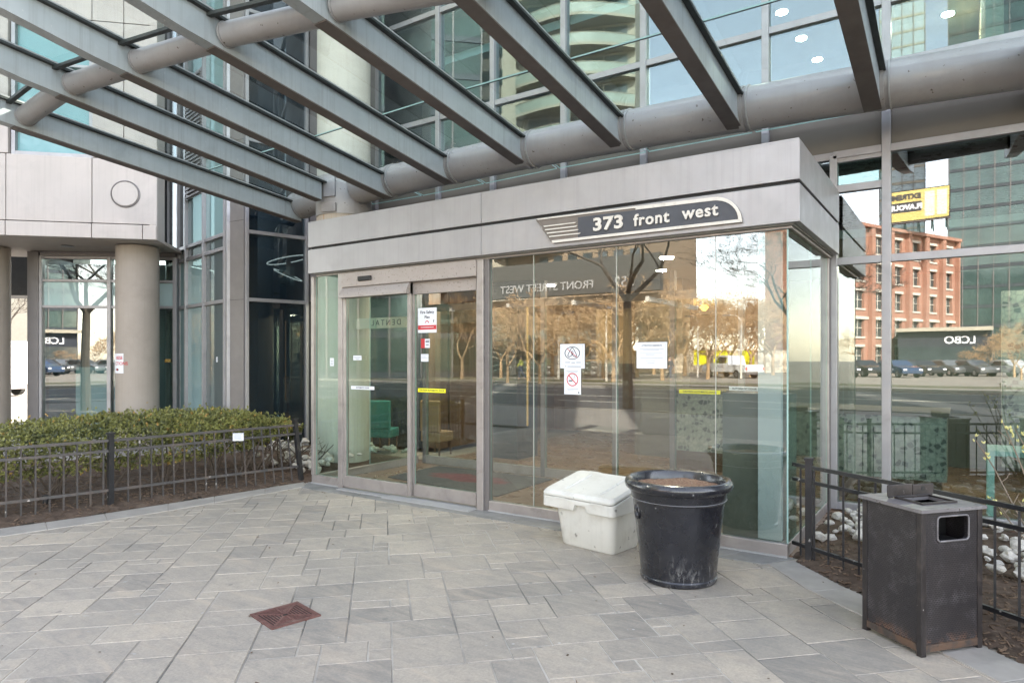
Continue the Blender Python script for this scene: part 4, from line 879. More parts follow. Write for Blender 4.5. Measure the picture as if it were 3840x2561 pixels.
q=on(495,A1,A0); nA=(dA[1],-dA[0]); c_=(q[0]-nA[0]*.025,q[1]-nA[1]*.025); tag(lbox(MB(),c_,dA,-.025,.025,-.001,.006,1.53,1.62).build('door_label',M['white']),'tiny white label on the grey pane of the glass bay','sticker')
# dark beam seen between the left column and the pier
p=at(45,620,16.5); tag(lbox(MB(),(p.x,p.y),ds,-2.0,1.2,-1.0,.0,3.15,4.3).build('garage_beam',M['reveal']),'black overhead beam between the far left column and the pier','beam')
# ------------------------------------------------------------------ fences
def fence(name,label,pts,posts,htop,h2,hb,mat,sp=.125,lean=lambda t:0,base=lambda t:0,ph=.8,bd=None):
    F=thing(name,label,'fence',(pts[0][0],pts[0][1],0))
    seg=[]; L=0
    for a,b in zip(pts,pts[1:]): l=math.hypot(b[0]-a[0],b[1]-a[1]); seg.append((L,L+l,a,b)); L+=l
    def P(s,z):
        for s0,s1,a,b in seg:
            if s<=s1+1e-6: break
        t=(s-s0)/(s1-s0); x=a[0]+(b[0]-a[0])*t; y=a[1]+(b[1]-a[1])*t; k=s/L
        return Vector((x+lean(k)*z/.8,y,base(k)+z))
    n=24
    for nm,hh,w in (('top_rail',htop,.028),('middle_rail',h2,.026),('bottom_rail',hb,.027)):
        mb=MB(); 
        for i in range(n): mb.bar(P(L*i/n,hh),P(L*(i+1)/n+.004,hh),.022,w)
        mb.build(nm,M[mat],F)
    s=sp*.6
    while s<L-.03:
        if not any(abs(s-q*L)<.05 for q in posts): MB().bar(P(s,.03),P(s,htop-.019),.014,.014,up=(1,0,0)).build('picket',M[mat],F)
        s+=sp
    for q in posts:
        p0,p1=P(q*L,-.03),P(q*L,ph); mb=MB().bar(p0,p1,.05,.05,up=(1,0,0)); d=(p1-p0).normalized(); mb.bar(p1-d*.002,p1+d*.02,.066,.066,up=(1,0,0)); mb.build('post',M['black'],F)
    return F
LF=[(-6.80,-4.4),(-6.66,-3.7),(-6.535,-3.10),(-6.345,-2.167),(-6.17,-1.17),(-5.915,.02)]
fence('garden_fence','worn black metal fence leaning in front of the hedge',LF,[.335,.52,.995] and [.005,.502,.985],.725,.615,.20,'rustfence',sp=.118,lean=lambda t:-.16*max(0,t-.5)**1.2*2,ph=.79)
RF=[(.02,.06),(.157,-.03),(.80,-.46),(1.444,-.915),(2.2,-1.55),(2.8,-2.3)]
fence('bed_fence','black metal fence round the planting bed behind the litter bin',RF,[.045,.60,.98],.745,.63,.115,'black',sp=.135,ph=.80)
# notice on the left fence
fp=at(547,1003,7.98); NT=tag(MB().box(-.062,-.004,-.047,.062,.004,.047).build('fence_notice',M['white'],bevel=.001),'small white notice plate hung on the left fence rail','notice')
NT.location=(fp.x,fp.y,fp.z); NT.rotation_euler=(0,0,R(52))
mb=MB()
for k in range(5): mb.box(-.045,-.0055,.028-k*.014,.045-.01*(k%2),-.0042,.034-k*.014)
mb.build('print',M['greyink'],NT,local=True)
mb=MB()
for (x0,z0,x1,z1) in ((-.06,-.045,.06,-.041),(-.06,.041,.06,.045),(-.06,-.0409,-.056,.0409),(.056,-.0409,.06,.0409)): mb.box(x0,-.0056,z0,x1,-.0042,z1)
mb.build('printed_border',M['greyink'],NT,local=True)
BL=gp(104,1170); bl=thing('garden_light','short black garden light stub in the soil behind the fence','garden light',(BL.x,BL.y,0.03))
MB().lathe([(.026,0),(.026,.10),(.034,.105),(.034,.125),(.001,.13)],16).build('light_body',M['black'],bl,local=True,smooth=40)
MB().lathe([(.012,-.05),(.012,0)],10).build('spike',M['mulld'],bl,local=True)
# ------------------------------------------------------------------ hedge
def hedge():
    H=thing('yew_hedge','clipped dark green yew hedge with bare stems behind the fence','hedge',(-7.8,-1.4,0))
    rs=random.Random(21); mb=MB(); tones=[]
    axis=[(-7.7,-4.4,.80,.86),(-7.6,-3.2,.84,.90),(-7.45,-2.2,.88,.88),(-7.3,-1.2,.92,.86),(-7.15,-.4,.90,.76),(-6.98,.15,.80,.56),(-6.85,.5,.62,.34)]
    def prof(t):
        k=t*(len(axis)-1); i=min(int(k),len(axis)-2); f=k-i; a,b=axis[i],axis[i+1]; return [a[j]*(1-f)+b[j]*f for j in range(4)]
    def surf(t,a):
        cx_,cy_,zt,w=prof(t); cz=zt*.62; ex=abs(math.cos(a))**.7*(1 if math.cos(a)>0 else -1)*w; ez=abs(math.sin(a))**.85*(1 if math.sin(a)>0 else -1)
        zl=.30+.26*max(0,min(1,(t-.60)/.25)); cz=max(cz,zl+.06); z=cz+ez*(zt-cz if ez>0 else cz-zl)
        return Vector((cx_+ex,cy_-ex*.18,z))
    n=0
    while n<24000:
        t=rs.random(); a=rs.uniform(-.9,3.9)
        p=surf(t,a); c0=prof(t); ctr=Vector((c0[0],c0[1],c0[2]*.6)); o=(p-ctr); lump=mnoise.noise(p*3.2)*.5+mnoise.noise(p*8)*.5
        depth=abs(rs.gauss(0,.09)) if rs.random()>.025 else -rs.uniform(.02,.09); q=p+o.normalized()*(lump*.12-depth)
        if a<0 or a>math.pi:
            if rs.random()<.55: continue
        n+=1; nd=(o.normalized()*.7+Vector((rs.gauss(0,.5),rs.gauss(0,.5),rs.gauss(.25,.5)))).normalized()
        s1=nd.cross(Vector((rs.gauss(0,1),rs.gauss(0,1),rs.gauss(0,1)))).normalized(); L=rs.uniform(.022,.046); w=rs.uniform(.006,.012)
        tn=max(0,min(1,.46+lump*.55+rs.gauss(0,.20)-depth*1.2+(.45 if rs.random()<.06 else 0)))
        for k in range(3):
            b=q+nd*L*.3*k; dr=(nd+s1*(1 if k%2 else -1)*.9).normalized(); e=b+dr*L*(1-.2*k); si=dr.cross(nd).normalized()*w
            if si.length<1e-4: continue
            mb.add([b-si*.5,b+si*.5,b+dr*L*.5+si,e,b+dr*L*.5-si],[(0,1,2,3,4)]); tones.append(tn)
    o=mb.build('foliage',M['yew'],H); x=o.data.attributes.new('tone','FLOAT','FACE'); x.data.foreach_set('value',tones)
    for k in range(13):
        t=.04+.92*k/12+rs.uniform(-.02,.02); c=prof(t); mb=MB(); b=Vector((c[0]+.25+rs.uniform(-.15,.25),c[1]+rs.uniform(-.1,.1),.0))
        for j in range(rs.randint(4,7)):
            e=b+Vector((rs.uniform(-.5,.5),rs.uniform(-.4,.4),c[2]*rs.uniform(.55,.8))); m=b.lerp(e,.5)+Vector((rs.uniform(-.08,.08),rs.uniform(-.08,.08),-.03))
            mb.tube([b,b.lerp(m,.5)+Vector((rs.uniform(-.02,.02),rs.uniform(-.02,.02),0)),m,e],[.016,.013,.010,.005],6)
            for q in range(3):
                s=m.lerp(e,rs.uniform(0,.7)); mb.tube([s,s+Vector((rs.uniform(-.2,.2),rs.uniform(-.2,.2),rs.uniform(.02,.18)))],[.005,.002],4)
        mb.build('stem',M['stem'],H,smooth=60)
hedge()
mb=MB(); rs=random.Random(8)
for k in range(110):
    x,y=rs.uniform(-6.2,1.2),rs.uniform(-5,-.1)
    if rs.random()<.6: x=-5.75+.09*(-y)*-1+abs(rs.gauss(0,.25)) if rs.random()<.5 else x; y=y if rs.random()<.5 else -.32-abs(rs.gauss(0,.2))
    a=rs.uniform(0,6.28); L=rs.uniform(.008,.028); mb.bar((x,y,.004),(x+L*math.cos(a),y+L*math.sin(a),.004+rs.uniform(0,.006)),rs.uniform(.004,.012),.002)
tag(mb.build('dry_leaf_bits',M['chip']),kind='stuff')
# ------------------------------------------------------------------ white stones
def rockmesh(i):
    import bmesh
    bm=bmesh.new(); bmesh.ops.create_icosphere(bm,subdivisions=2,radius=1)
    for v in bm.verts:
        k=mnoise.noise(v.co*1.1+Vector((i*7,0,0))); v.co*=1+.55*k; v.co.z*=.72; 
        for ax in range(3): v.co[ax]=max(-.78,min(.8,v.co[ax]))
    me=bpy.data.meshes.new('white_stone'); bm.to_mesh(me); bm.free(); me.materials.append(M['rock']); return me
RK=[rockmesh(i) for i in range(6)]
def stones(n,fn,label,grp,smin,smax):
    rs=random.Random(len(label)); k=0
    while k<n:
        q=fn(rs)
        if q is None: continue
        k+=1; o=bpy.data.objects.new('white_stone',RK[rs.randrange(6)]); col.objects.link(o); s=rs.uniform(smin,smax); o.scale=(s*rs.uniform(.8,1.3),s*rs.uniform(.8,1.2),s*rs.uniform(.7,1.1)); o.location=q; o.rotation_euler=(rs.uniform(-.4,.4),rs.uniform(-.4,.4),rs.uniform(0,6.28)); tag(o,label,'stone',grp)
def rfn(rs):
    x=rs.uniform(.12,2.1); y=rs.uniform(-.15,1.9)
    lim=.28-.35*max(0,x-.5)+.0
    if y<lim+.12*math.sin(x*5) or y>1.86: return None
    return (x,y,rhz(x,y)+.025+.05*rs.random())
stones(180,rfn,'white limestone lump on the bed behind the right fence','white stones on the right bed',.025,.06)
def lfn(rs):
    x=rs.uniform(-7.9,-5.82); y=rs.uniform(-.15,1.9)
    if (x-CCU)**2+(y-CCV)**2<.2 or y<.0+(-5.8-x)*.14 or (x<-7.4 and y<.5): return None
    return (x,y,lhz(x,y)+.03+.08*rs.random()+.10*max(0,min(1,y)))
stones(118,lfn,'small white stone heaped between the hedge and the entrance','white stones beside the entrance',.035,.065)
# ------------------------------------------------------------------ salt bin
a,b=gp(1406.9,1275.8),gp(1288.8,1246.8)
SB=thing('salt_bin','off white plastic salt bin with sloping lid beside the black planter','storage bin',(0,0,0)); ang=math.atan2(a.y-b.y,a.x-b.x)
SB.location=(a.x,a.y,0); SB.rotation_euler=(0,0,ang)
# local frame: x to the left is negative, y into the depth, front right corner at origin
def rrect(x0,y0,x1,y1,r,n=5):
    p=[]
    for cx_,cy_,a0 in ((x1-r,y0+r,-90),(x1-r,y1-r,0),(x0+r,y1-r,90),(x0+r,y0+r,180)):
        for k in range(n+1): t=R(a0+90*k/n); p.append((cx_+r*math.cos(t),cy_+r*math.sin(t)))
    return p
def loft(mb,rings,mi=0,cap0=True,cap1=True):
    n=len(rings[0]); b=len(mb.v)
    for r_ in rings: mb.v+= [tuple(q) for q in r_]
    for i in range(len(rings)-1):
        for k in range(n): mb.f.append([b+i*n+k,b+i*n+(k+1)%n,b+(i+1)*n+(k+1)%n,b+(i+1)*n+k]); mb.m.append(mi)
    if cap0: mb.f.append([b+k for k in reversed(range(n))]); mb.m.append(mi)
    if cap1: e=b+(len(rings)-1)*n; mb.f.append([e+k for k in range(n)]); mb.m.append(mi)
    return mb
Wb,Db=.545,.40
def rr(x0,y0,x1,y1,r,z): return [(x,y,z) for x,y in rrect(x0,y0,x1,y1,r)]
loft(MB(),[rr(-Wb+.012,.012,-.012,Db-.012,.05,0),rr(-Wb,0,0,Db,.055,.015),rr(-Wb-.05,-.03,.03,Db+.03,.06,.36)]).build('bin_body',M['saltbin'],SB,smooth=40,local=True)
# deep moulded rim with a notch at the middle of the front
RX0,RX1,RY0,RY1=-Wb-.155,.055,-.075,Db+.05
mb=MB()
def rimz(y): return .412+.105*(y-RY0)/(RY1-RY0)
pr=rrect(RX0,RY0,RX1,RY1,.05,5)
loft(mb,[[(x,y,.322) for x,y in pr],[(x,y,rimz(y)) for x,y in pr]])
rim=mb.build('rim',M['saltbin'],SB,smooth=40,local=True,bevel=.006)
nb=MB(); nb.add([(-.36,-.10,.30),(-.20,-.10,.30),(-.225,-.10,.372),(-.335,-.10,.372),(-.36,.0,.30),(-.20,.0,.30),(-.225,.0,.372),(-.335,.0,.372)],[(0,1,2,3),(7,6,5,4),(4,5,1,0),(5,6,2,1),(6,7,3,2),(7,4,0,3)])
cut=nb.build('notch',M['reveal']); cut.parent=SB
import bmesh
bpy.context.view_layer.update()
md=rim.modifiers.new('cut','BOOLEAN'); md.object=cut; md.solver='EXACT'
rim.modifiers.move(1,0)
dg=bpy.context.evaluated_depsgraph_get(); me2=bpy.data.meshes.new_from_object(rim.evaluated_get(dg)); rim.modifiers.clear(); rim.data=me2; bpy.data.objects.remove(cut)
lp=rrect(RX0+.004,RY0-.004,RX1-.004,RY1,.05,5)
def lz(x,y): return rimz(y)+.008
mb=MB(); loft(mb,[[(x,y,lz(x,y)) for x,y in lp],[(x,y,lz(x,y)+.02) for x,y in lp],[(-.26+(x+.26)*.94,.2+(y-.2)*.94,lz(x,.2+(y-.2)*.94)+.045) for x,y in lp]])
lid=mb.build('lid',M['saltbin'],SB,smooth=30,local=True,bevel=.004)
for x0,x1 in ((-.50,-.47),(-.14,-.11)):
    y0,y1=.0,.36; z=lambda y:rimz(y)+.0535
    MB().add([(x0,y0,z(y0)),(x1,y0,z(y0)),(x1,y1,z(y1)),(x0,y1,z(y1)),(x0+.008,y0+.01,z(y0)+.012),(x1-.008,y0+.01,z(y0)+.012),(x1-.008,y1-.01,z(y1)+.012),(x0+.008,y1-.01,z(y1)+.012)],[(4,5,6,7),(0,1,5,4),(1,2,6,5),(2,3,7,6),(3,0,4,7)]).build('lid_rib',M['saltbin'],SB,local=True,bevel=.003)
for x in (-.545,-.16): MB().box(x,RY0-.008,.404,x+.12,RY0-.0045,.418).build('lid_catch',M['saltbin'],SB,local=True,bevel=.001)
for x in (-.5,-.1): MB().tube([(x-.06,RY1-.01,rimz(RY1)+.03),(x+.06,RY1-.01,rimz(RY1)+.03)],.022,12).build('hinge',M['saltbin'],SB,local=True,smooth=40)
# ------------------------------------------------------------------ planter pot
PP=thing('planter_pot','large glossy black planter pot filled with brown soil','planter',(-.565,-.957,0))
prof=[(.0,.002),(.262,.002),(.272,.012),(.274,.035),(.266,.045),(.270,.06),(.305,.40),(.328,.575),(.333,.580),(.336,.586),(.334,.592),(.337,.60),(.350,.648),(.366,.655),(.380,.668),(.386,.688),(.382,.710),(.368,.726),(.350,.730),(.332,.722),(.322,.705),(.318,.66),(.31,.62)]
MB().lathe(prof,72).build('pot',M['pot'],PP,local=True,smooth=35)
MB().lathe([(.336,.588),(.342,.5905),(.336,.593)],72).build('pale_line',M['mull'],PP,local=True,smooth=35)
mb=MB(); nr=26; rs=random.Random(2)
rings=[]; 
for i in range(nr+1):
    r_=.318*i/nr; rings.append([(r_*math.cos(2*math.pi*k/60),r_*math.sin(2*math.pi*k/60),.668+.010*mnoise.noise(Vector((r_*math.cos(2*math.pi*k/60)*6,r_*math.sin(2*math.pi*k/60)*6,0)))+rs.uniform(-.004,.004)) for k in range(60)])
loft(mb,rings,0,False,False).build('soil',M['potsoil'],PP,local=True)
ea=math.atan2(CY+.957,CX+.565)-1.12; en=Vector((math.cos(ea),math.sin(ea),0)); et=Vector((-math.sin(ea),math.cos(ea),0)); c=en*.322+Vector((0,0,.50))
pts=[c+et*.036*math.cos(k*math.pi/10)+Vector((0,0,.052*math.sin(k*math.pi/10)))-en*.002 for k in range(21)]
mb=MB().tube(pts,.007,8,cap=False)
for k in range(6): t=k*math.pi/3; mb.tube([c,c+et*.024*math.cos(t)+Vector((0,0,.036*math.sin(t)))],.007,6)
mb.build('rosette',M['pot'],PP,local=True,smooth=50)
# ------------------------------------------------------------------ litter bin
near,lef,rig=gp(2115.8,1510.7),gp(1981.5,1442),gp(2256.4,1488.8)
def perf():
    m,t=nt('perforated_brown_black_steel'); out=t.nodes.new('ShaderNodeOutputMaterial'); p=t.nodes.new('ShaderNodeBsdfPrincipled'); t.links.new(p.outputs[0],out.inputs[0]); v=coords(t)
    sp=t.nodes.new('ShaderNodeSeparateXYZ'); t.links.new(v,sp.inputs[0]); ad=t.nodes.new('ShaderNodeMath'); ad.operation='ADD'; t.links.new(sp.outputs[0],ad.inputs[0]); t.links.new(sp.outputs[1],ad.inputs[1])
    cb=t.nodes.new('ShaderNodeCombineXYZ'); t.links.new(ad.outputs[0],cb.inputs[0]); t.links.new(sp.outputs[2],cb.inputs[1])
    b=t.nodes.new('ShaderNodeTexBrick'); t.links.new(cb.outputs[0],b.inputs['Vector']); b.inputs['Scale'].default_value=1; b.inputs['Brick Width'].default_value=.020; b.inputs['Row Height'].default_value=.0108; b.inputs['Mortar Size'].default_value=.0029; b.inputs['Color1'].default_value=(0,0,0,1); b.inputs['Color2'].default_value=(0,0,0,1); b.inputs['Mortar'].default_value=(1,1,1,1)
    base=mixc(t,ramp(t,noise(t,v,6,6,.6),.35,.7),(.018,.015,.017),(.034,.028,.028))
    dust=ramp(t,noise(t,v,9,8,.7),.50,.72,(0,)*3,(.75,)*3); base=mixc(t,dust,base,(.095,.087,.09))
    zr=t.nodes.new('ShaderNodeMapRange'); zr.inputs[1].default_value=.12; zr.inputs[2].default_value=.05; t.links.new(sp.outputs[2],zr.inputs[0])
    mm=t.nodes.new('ShaderNodeMath'); mm.operation='MULTIPLY'; t.links.new(zr.outputs[0],mm.inputs[0]); t.links.new(ramp(t,noise(t,v,16,6,.7),.45,.6),mm.inputs[1]); base=mixc(t,mm.outputs[0],base,(.20,.10,.055))
    c=mixc(t,b.outputs['Color'],sc((.012,.010,.011),1),base); t.links.new(c,p.inputs['Base Color']); p.inputs['Roughness'].default_value=.45; p.inputs['Specular IOR Level'].default_value=.5
    bp=t.nodes.new('ShaderNodeBump'); bp.inputs['Strength'].default_value=.8; bp.inputs['Distance'].default_value=.003; t.links.new(b.outputs['Color'],bp.inputs['Height']); t.links.new(bp.outputs[0],p.inputs['Normal']); return m
M['perf']=perf()
M['binpaint']=pm('weathered_brown_black_paint',(.022,.018,.018),.2,.42,.1,7,.08,50,dirt=(.07,.056,.05),dirt_amt=.6,dirt_scale=7,dirt_lo=.5,dirt_hi=.66,speck=(.33,.31,.30),speck_scale=34,speck_lo=.71)
M['bintop']=pm('scuffed_grey_bin_top',(.145,.135,.138),.15,.38,.1,7,.06,50,dirt=(.30,.285,.285),dirt_amt=.7,dirt_scale=9,speck=(.05,.04,.035),speck_scale=25,speck_lo=.68)
TB=thing('litter_bin','weathered brown black perforated litter bin with open top plate','litter bin',(near.x,near.y,0))
ang=math.atan2(rig.y-near.y,rig.x-near.x); TB.rotation_euler=(0,0,ang)
Ww=(rig-near).length; Wd=(lef-near).length   # local x along right face, y along left face
K=dict(local=True); z0,z1=.035,.772; cp_=.034
for x in (0,Ww-cp_):
    for y in (0,Wd-cp_):
        MB().box(x,y,.012,x+cp_,y+cp_,z1).build('corner_post',M['binpaint'],TB,bevel=.004,**K)
        MB().box(x+.004,y+.004,0,x+.036,y+.036,.0115).build('foot',M['binpaint'],TB,**K)
MB().box(.006,cp_+.001,z0+.03,.012,Wd-cp_-.001,z1-.002).build('side_panel',M['perf'],TB,**K)
MB().box(Ww-.012,cp_+.001,z0+.03,Ww-.006,Wd-cp_-.001,z1-.002).build('side_panel',M['perf'],TB,**K)
MB().box(cp_+.001,Wd-.012,z0+.03,Ww-cp_-.001,Wd-.006,z1-.002).build('side_panel',M['perf'],TB,**K)
# front panel with a rounded opening
ox0,ox1,oz0,oz1=.112,.330,.610,.745; hole=rrect(ox0,oz0,ox1,oz1,.022,4); o0=(cp_+.001,z0+.03); o1=(Ww-cp_-.001,z1-.002); nh=len(hole)
mb=MB()
for x0_,zz0,x1_,zz1 in ((o0[0],o0[1],o1[0],oz0),(o0[0],oz1,o1[0],o1[1]),(o0[0],oz0,ox0,oz1),(ox1,oz0,o1[0],oz1)): mb.add([(x0_,.006,zz0),(x1_,.006,zz0),(x1_,.006,zz1),(x0_,.006,zz1)],[(0,1,2,3)])
for ci,(x_,z_) in enumerate(((ox1,oz0),(ox1,oz1),(ox0,oz1),(ox0,oz0))): mb.add([(x_,.006,z_)]+[(x,.006,z) for x,z in hole[ci*5:ci*5+5]],[tuple(range(6))])
mb.add([(x,.006,z) for x,z in hole]+[(x,.03,z) for x,z in hole],[(k,(k+1)%nh,nh+(k+1)%nh,nh+k) for k in range(nh)])
mb.build('front_panel',M['perf'],TB,**K)
pts=[(x,.004,z) for x,z in hole]; pts.append(pts[0]); MB().tube(pts,.0055,8,cap=False).build('opening_frame',M['bintop'],TB,smooth=60,**K)
MB().box(.04,.04,.05,Ww-.04,Wd-.04,.58).build('liner',M['reveal'],TB,**K); MB().box(.03,.20,.581,Ww-.03,Wd-.02,.75).build('liner',M['reveal'],TB,**K)
mb=MB().box(cp_,.002,z0-.01,Ww-cp_,.03,z0+.029); mb.box(.002,cp_,z0-.01,.03,Wd-cp_,z0+.029); mb.box(Ww-.03,cp_,z0-.01,Ww-.002,Wd-cp_,z0+.029); mb.build('base_rail',pm('rusty_base_rail',(.045,.035,.03),.2,.6,0,9,.1,50,dirt=(.10,.055,.032),dirt_amt=.85,dirt_scale=12,dirt_lo=.42,dirt_hi=.58),TB,**K)
e=.014; tx0,tx1,ty0,ty1=.115,Ww-.085,.10,.265
mb=MB()
for q in ((-e,-e,Ww+e,ty0),(-e,ty1,Ww+e,Wd+e),(-e,ty0,tx0,ty1),(tx1,ty0,Ww+e,ty1)): mb.box(q[0],q[1],z1+.001,q[2],q[3],z1+.019)
mb.build('top_plate',M['bintop'],TB,**K)
mb=MB()
for q in ((tx0-.012,ty0-.012,tx1+.012,ty0),(tx0-.012,ty1,tx1+.012,ty1+.012),(tx0-.012,ty0,tx0,ty1),(tx1,ty0,tx1+.012,ty1)): mb.box(q[0],q[1],z1+.0195,q[2],q[3],z1+.030)
mb.build('top_frame',M['binpaint'],TB,bevel=.002,**K)
hz_=z1+.030; hy=ty1-.02
hb=MB().box(tx0-.06,hy+.03,hz_,tx0+.118,hy+.038,hz_+.068); hb.build('flap',M['binpaint'],TB,bevel=.006,**K)
hb=MB().box(tx0+.122,hy+.03,hz_,tx1+.05,hy+.038,hz_+.062); hb.build('flap',M['binpaint'],TB,bevel=.006,**K)
MB().tube([(tx1-.03,hy+.0295,hz_+.036),(tx1-.03,hy+.0285,hz_+.036)],.014,20).build('flap_hole',M['reveal'],TB,**K)
MB().tube([(tx0-.05,hy+.034,hz_-.002),(tx1+.04,hy+.034,hz_-.002)],.006,8).build('flap_hinge',M['binpaint'],TB,**K)
# ------------------------------------------------------------------ drain grate
gq=[gp(573,1411),gp(623.6,1445.4),gp(736.9,1413),gp(683.8,1383.5)]
DG=thing('drain_grate','rusty red square iron drain grate set in the paving','drain grate',tuple((gq[0]+gq[1]+gq[2]+gq[3])/4))
ex=((gq[1]-gq[0])+(gq[2]-gq[3])).normalized(); DG.rotation_euler=(0,0,math.atan2(ex.y,ex.x)); DG.location.z=0
h=.138; MB().box(-h,-h,-.02,h,h,.0035).build('drain_bed',M['gratedark'],DG,**K)
mb=MB()
for q in ((-h-.02,-h-.02,h+.02,-h),(-h-.02,h,h+.02,h+.02),(-h-.02,-h,-h,h),(h,-h,h+.02,h)): mb.box(q[0],q[1],-.02,q[2],q[3],.008)
mb.build('frame',M['grate'],DG,**K)
mb=MB()
for k in range(8):
    r_=h-.006-k*.0185
    if r_<.012: break
    for sg in (-1,1):
        mb.box(-r_,sg*r_-.004,.0036,r_,sg*r_+.004,.0072); mb.box(sg*r_-.004,-r_+.0041,.0036,sg*r_+.004,r_-.0041,.0072)
mb.box(-h,-.006,.0036,-.03,.006,.0074); mb.box(.03,-.006,.0036,h,.006,.0074)
for sx in (-1,1):
    for sy in (-1,1): mb.bar((sx*.02,sy*.02,.0055),(sx*(h-.01),sy*(h-.01),.0055),.016,.0046)
mb.build('grille',M['grate'],DG,**K)
# ------------------------------------------------------------------ budding shrub in the right bed
BS=thing('budding_shrub','thin bare shrub with yellow green buds beside the right fence','shrub',(1.75,-.55,.03))
rs=random.Random(9); root=Vector((1.78,-.50,.03))
tips=[at(2298,960,4.35),at(2330,985,4.4),at(2352,1000,4.3),at(2276,1140,4.25),at(2338,1148,4.2),at(2385,930,4.3),at(2240,1010,4.6),at(2410,1050,4.2)]
for e in tips:
    m=root.lerp(e,.55)+Vector((rs.uniform(-.06,.06),rs.uniform(-.06,.06),rs.uniform(-.02,.05))); pts=[root+Vector((rs.uniform(-.02,.02),rs.uniform(-.02,.02),0)),root.lerp(m,.5),m,m.lerp(e,.6)+Vector((rs.uniform(-.02,.02),0,.01)),e]
    mb=MB().tube(pts,[.009,.008,.006,.0045,.003],6)
    for q in range(4):
        s=m.lerp(e,rs.uniform(-.3,.8)); t_=s+Vector((rs.uniform(-.09,.09),rs.uniform(-.09,.09),rs.uniform(.03,.13))); mb.tube([s,s.lerp(t_,.5)+Vector((.01,0,0)),t_],[.0035,.003,.002],5); 
    mb.build('stem',M['twig'],BS,smooth=60)
    mb=MB()
    for q in range(7):
        c=e.lerp(m,rs.uniform(0,.35))+Vector((rs.uniform(-.025,.025),rs.uniform(-.025,.025),rs.uniform(-.01,.03))); 
        for w in range(2):
            dv=Vector((rs.gauss(0,.5),rs.gauss(0,.5),1)).normalized(); mb.tube([c,c+dv*.010,c+dv*.024],[.002,.006,.0008],6)
    mb.build('bud',M['bud'],BS,smooth=60)
# ------------------------------------------------------------------ trees
def tree_data(seed,h,r0,depth,bark,split=(2,3),spread=.62,fork=.30,lean=(0,0),rmin=.004,up=.02):
    rs=random.Random(seed); T=MB(); C=MB()
    def grow(p,d,L,r,k,mb):
        n=3 if k<3 else 2; pts=[p]; q=p.copy(); dd=d.copy()
        for i in range(n):
            dd=(dd+Vector((rs.gauss(0,.13),rs.gauss(0,.13),rs.gauss(up,.09)))).normalized(); q=q+dd*L/n; pts.append(q.copy())
        r=max(r,rmin); r1=max(r*.66,rmin*.7); mb.tube(pts,[r+(r1-r)*i/n for i in range(n+1)],7 if k<2 else (5 if k<4 else 3),cap=False)
        if k>=depth: return
        for j in range(rs.randint(*split) if k<depth-1 else 3):
            a=dd.cross(Vector((rs.gauss(0,1),rs.gauss(0,1),rs.gauss(0,1)))).normalized(); nd=(dd+a*rs.uniform(spread*.6,spread*1.4)).normalized()
            if nd.z<-.15: nd.z*=-.4
            s=pts[-1] if j<2 else pts[rs.randint(1,n)]
            grow(s,nd,L*rs.uniform(.62,.9),r1*rs.uniform(.6,.9),k+1,C)
    base=Vector((0,0,-.1)); top=Vector((lean[0],lean[1],h*fork)); T.tube([base,base.lerp(top,.5)+Vector((.03,.02,0)),top],[r0*1.25,r0,r0*.85],10,cap=False)
    for j in range(3):
        a=2*math.pi*j/3+rs.uniform(0,1); grow(top-Vector((0,0,.05)),Vector((math.cos(a)*.85,math.sin(a)*.85,1)).normalized(),h*.20,r0*.62,0,C)
    return T.data('trunk',M[bark]),C.data('crown',M[bark])
def plant(data,loc,rz,s,label,grp):
    t=thing('bare_tree',label,'tree',loc,rz,grp); t.scale=(s,s,s)
    for nm,me in zip(('trunk','crown'),data): o=bpy.data.objects.new(nm,me); col.objects.link(o); o.parent=t
    return t
near=tree_data(4,8.0,.145,8,'bark',fork=.44,spread=.85,rmin=.005,up=.0)
plant(near,(-7.9,-14.5,0),R(40),1.0,'dark bare street tree with a low fork mirrored large in the clear glass',None)
p=mirror(1868,822,2,30); plant(near,(p.x,p.y,0),R(200),.85,'dark bare street tree mirrored across the brick warehouse',None)
plant(near,(-10.9,-8.2,0),R(130),.85,'dark forked street tree mirrored in the shop window by the columns',None)
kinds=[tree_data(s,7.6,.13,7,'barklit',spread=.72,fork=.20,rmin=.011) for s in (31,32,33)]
for i,(px,d,s) in enumerate(((1150,56,1.0),(1215,47,.95),(1268,60,1.15),(1318,50,.95),(1365,63,1.2),(1408,45,1.0),(1462,58,1.1),(1520,49,1.0),(1572,62,1.25),(1625,52,1.05),(1678,66,1.25),(1725,57,1.1),(1775,64,1.2),(1060,52,1.0),(980,58,1.1),(1180,68,1.3),(1240,70,1.25),(1295,72,1.3),(1345,71,1.3),(1435,70,1.2),(1500,68,1.2),(1545,71,1.1),(1600,73,1.2),(1655,71,1.15),(1705,70,1.2),(1755,72,1.25),(1385,54,1.0),(1645,60,1.0),(1165,43,.7),(1240,42,.75),(1330,43.5,.75))):
    p=mirror(px,822,0,d); plant(kinds[i%3],(p.x,p.y,0),i*1.3,s,'sunlit tan bare tree in the park across the street, mirrored in the entrance glass','bare trees in the park')
for i,(px,d,s) in enumerate(((2270,64,.55),(2330,60,.7),(2400,66,.8),(2225,70,.4),(2345,52,.5))):
    p=mirror(px,822,2,d); plant(kinds[i%3],(p.x,p.y,0),i*1.7,s,'small bare tree mirrored at the right edge of the tall window','small bare trees by the parking lot')
def mirline(px,d):
    p=at(px,822,d); dx,dy=dG; t=(p.x-G0[0])*dx+(p.y-G0[1])*dy; fx,fy=G0[0]+t*dx,G0[1]+t*dy; return Vector((2*fx-p.x,2*fy-p.y,0))
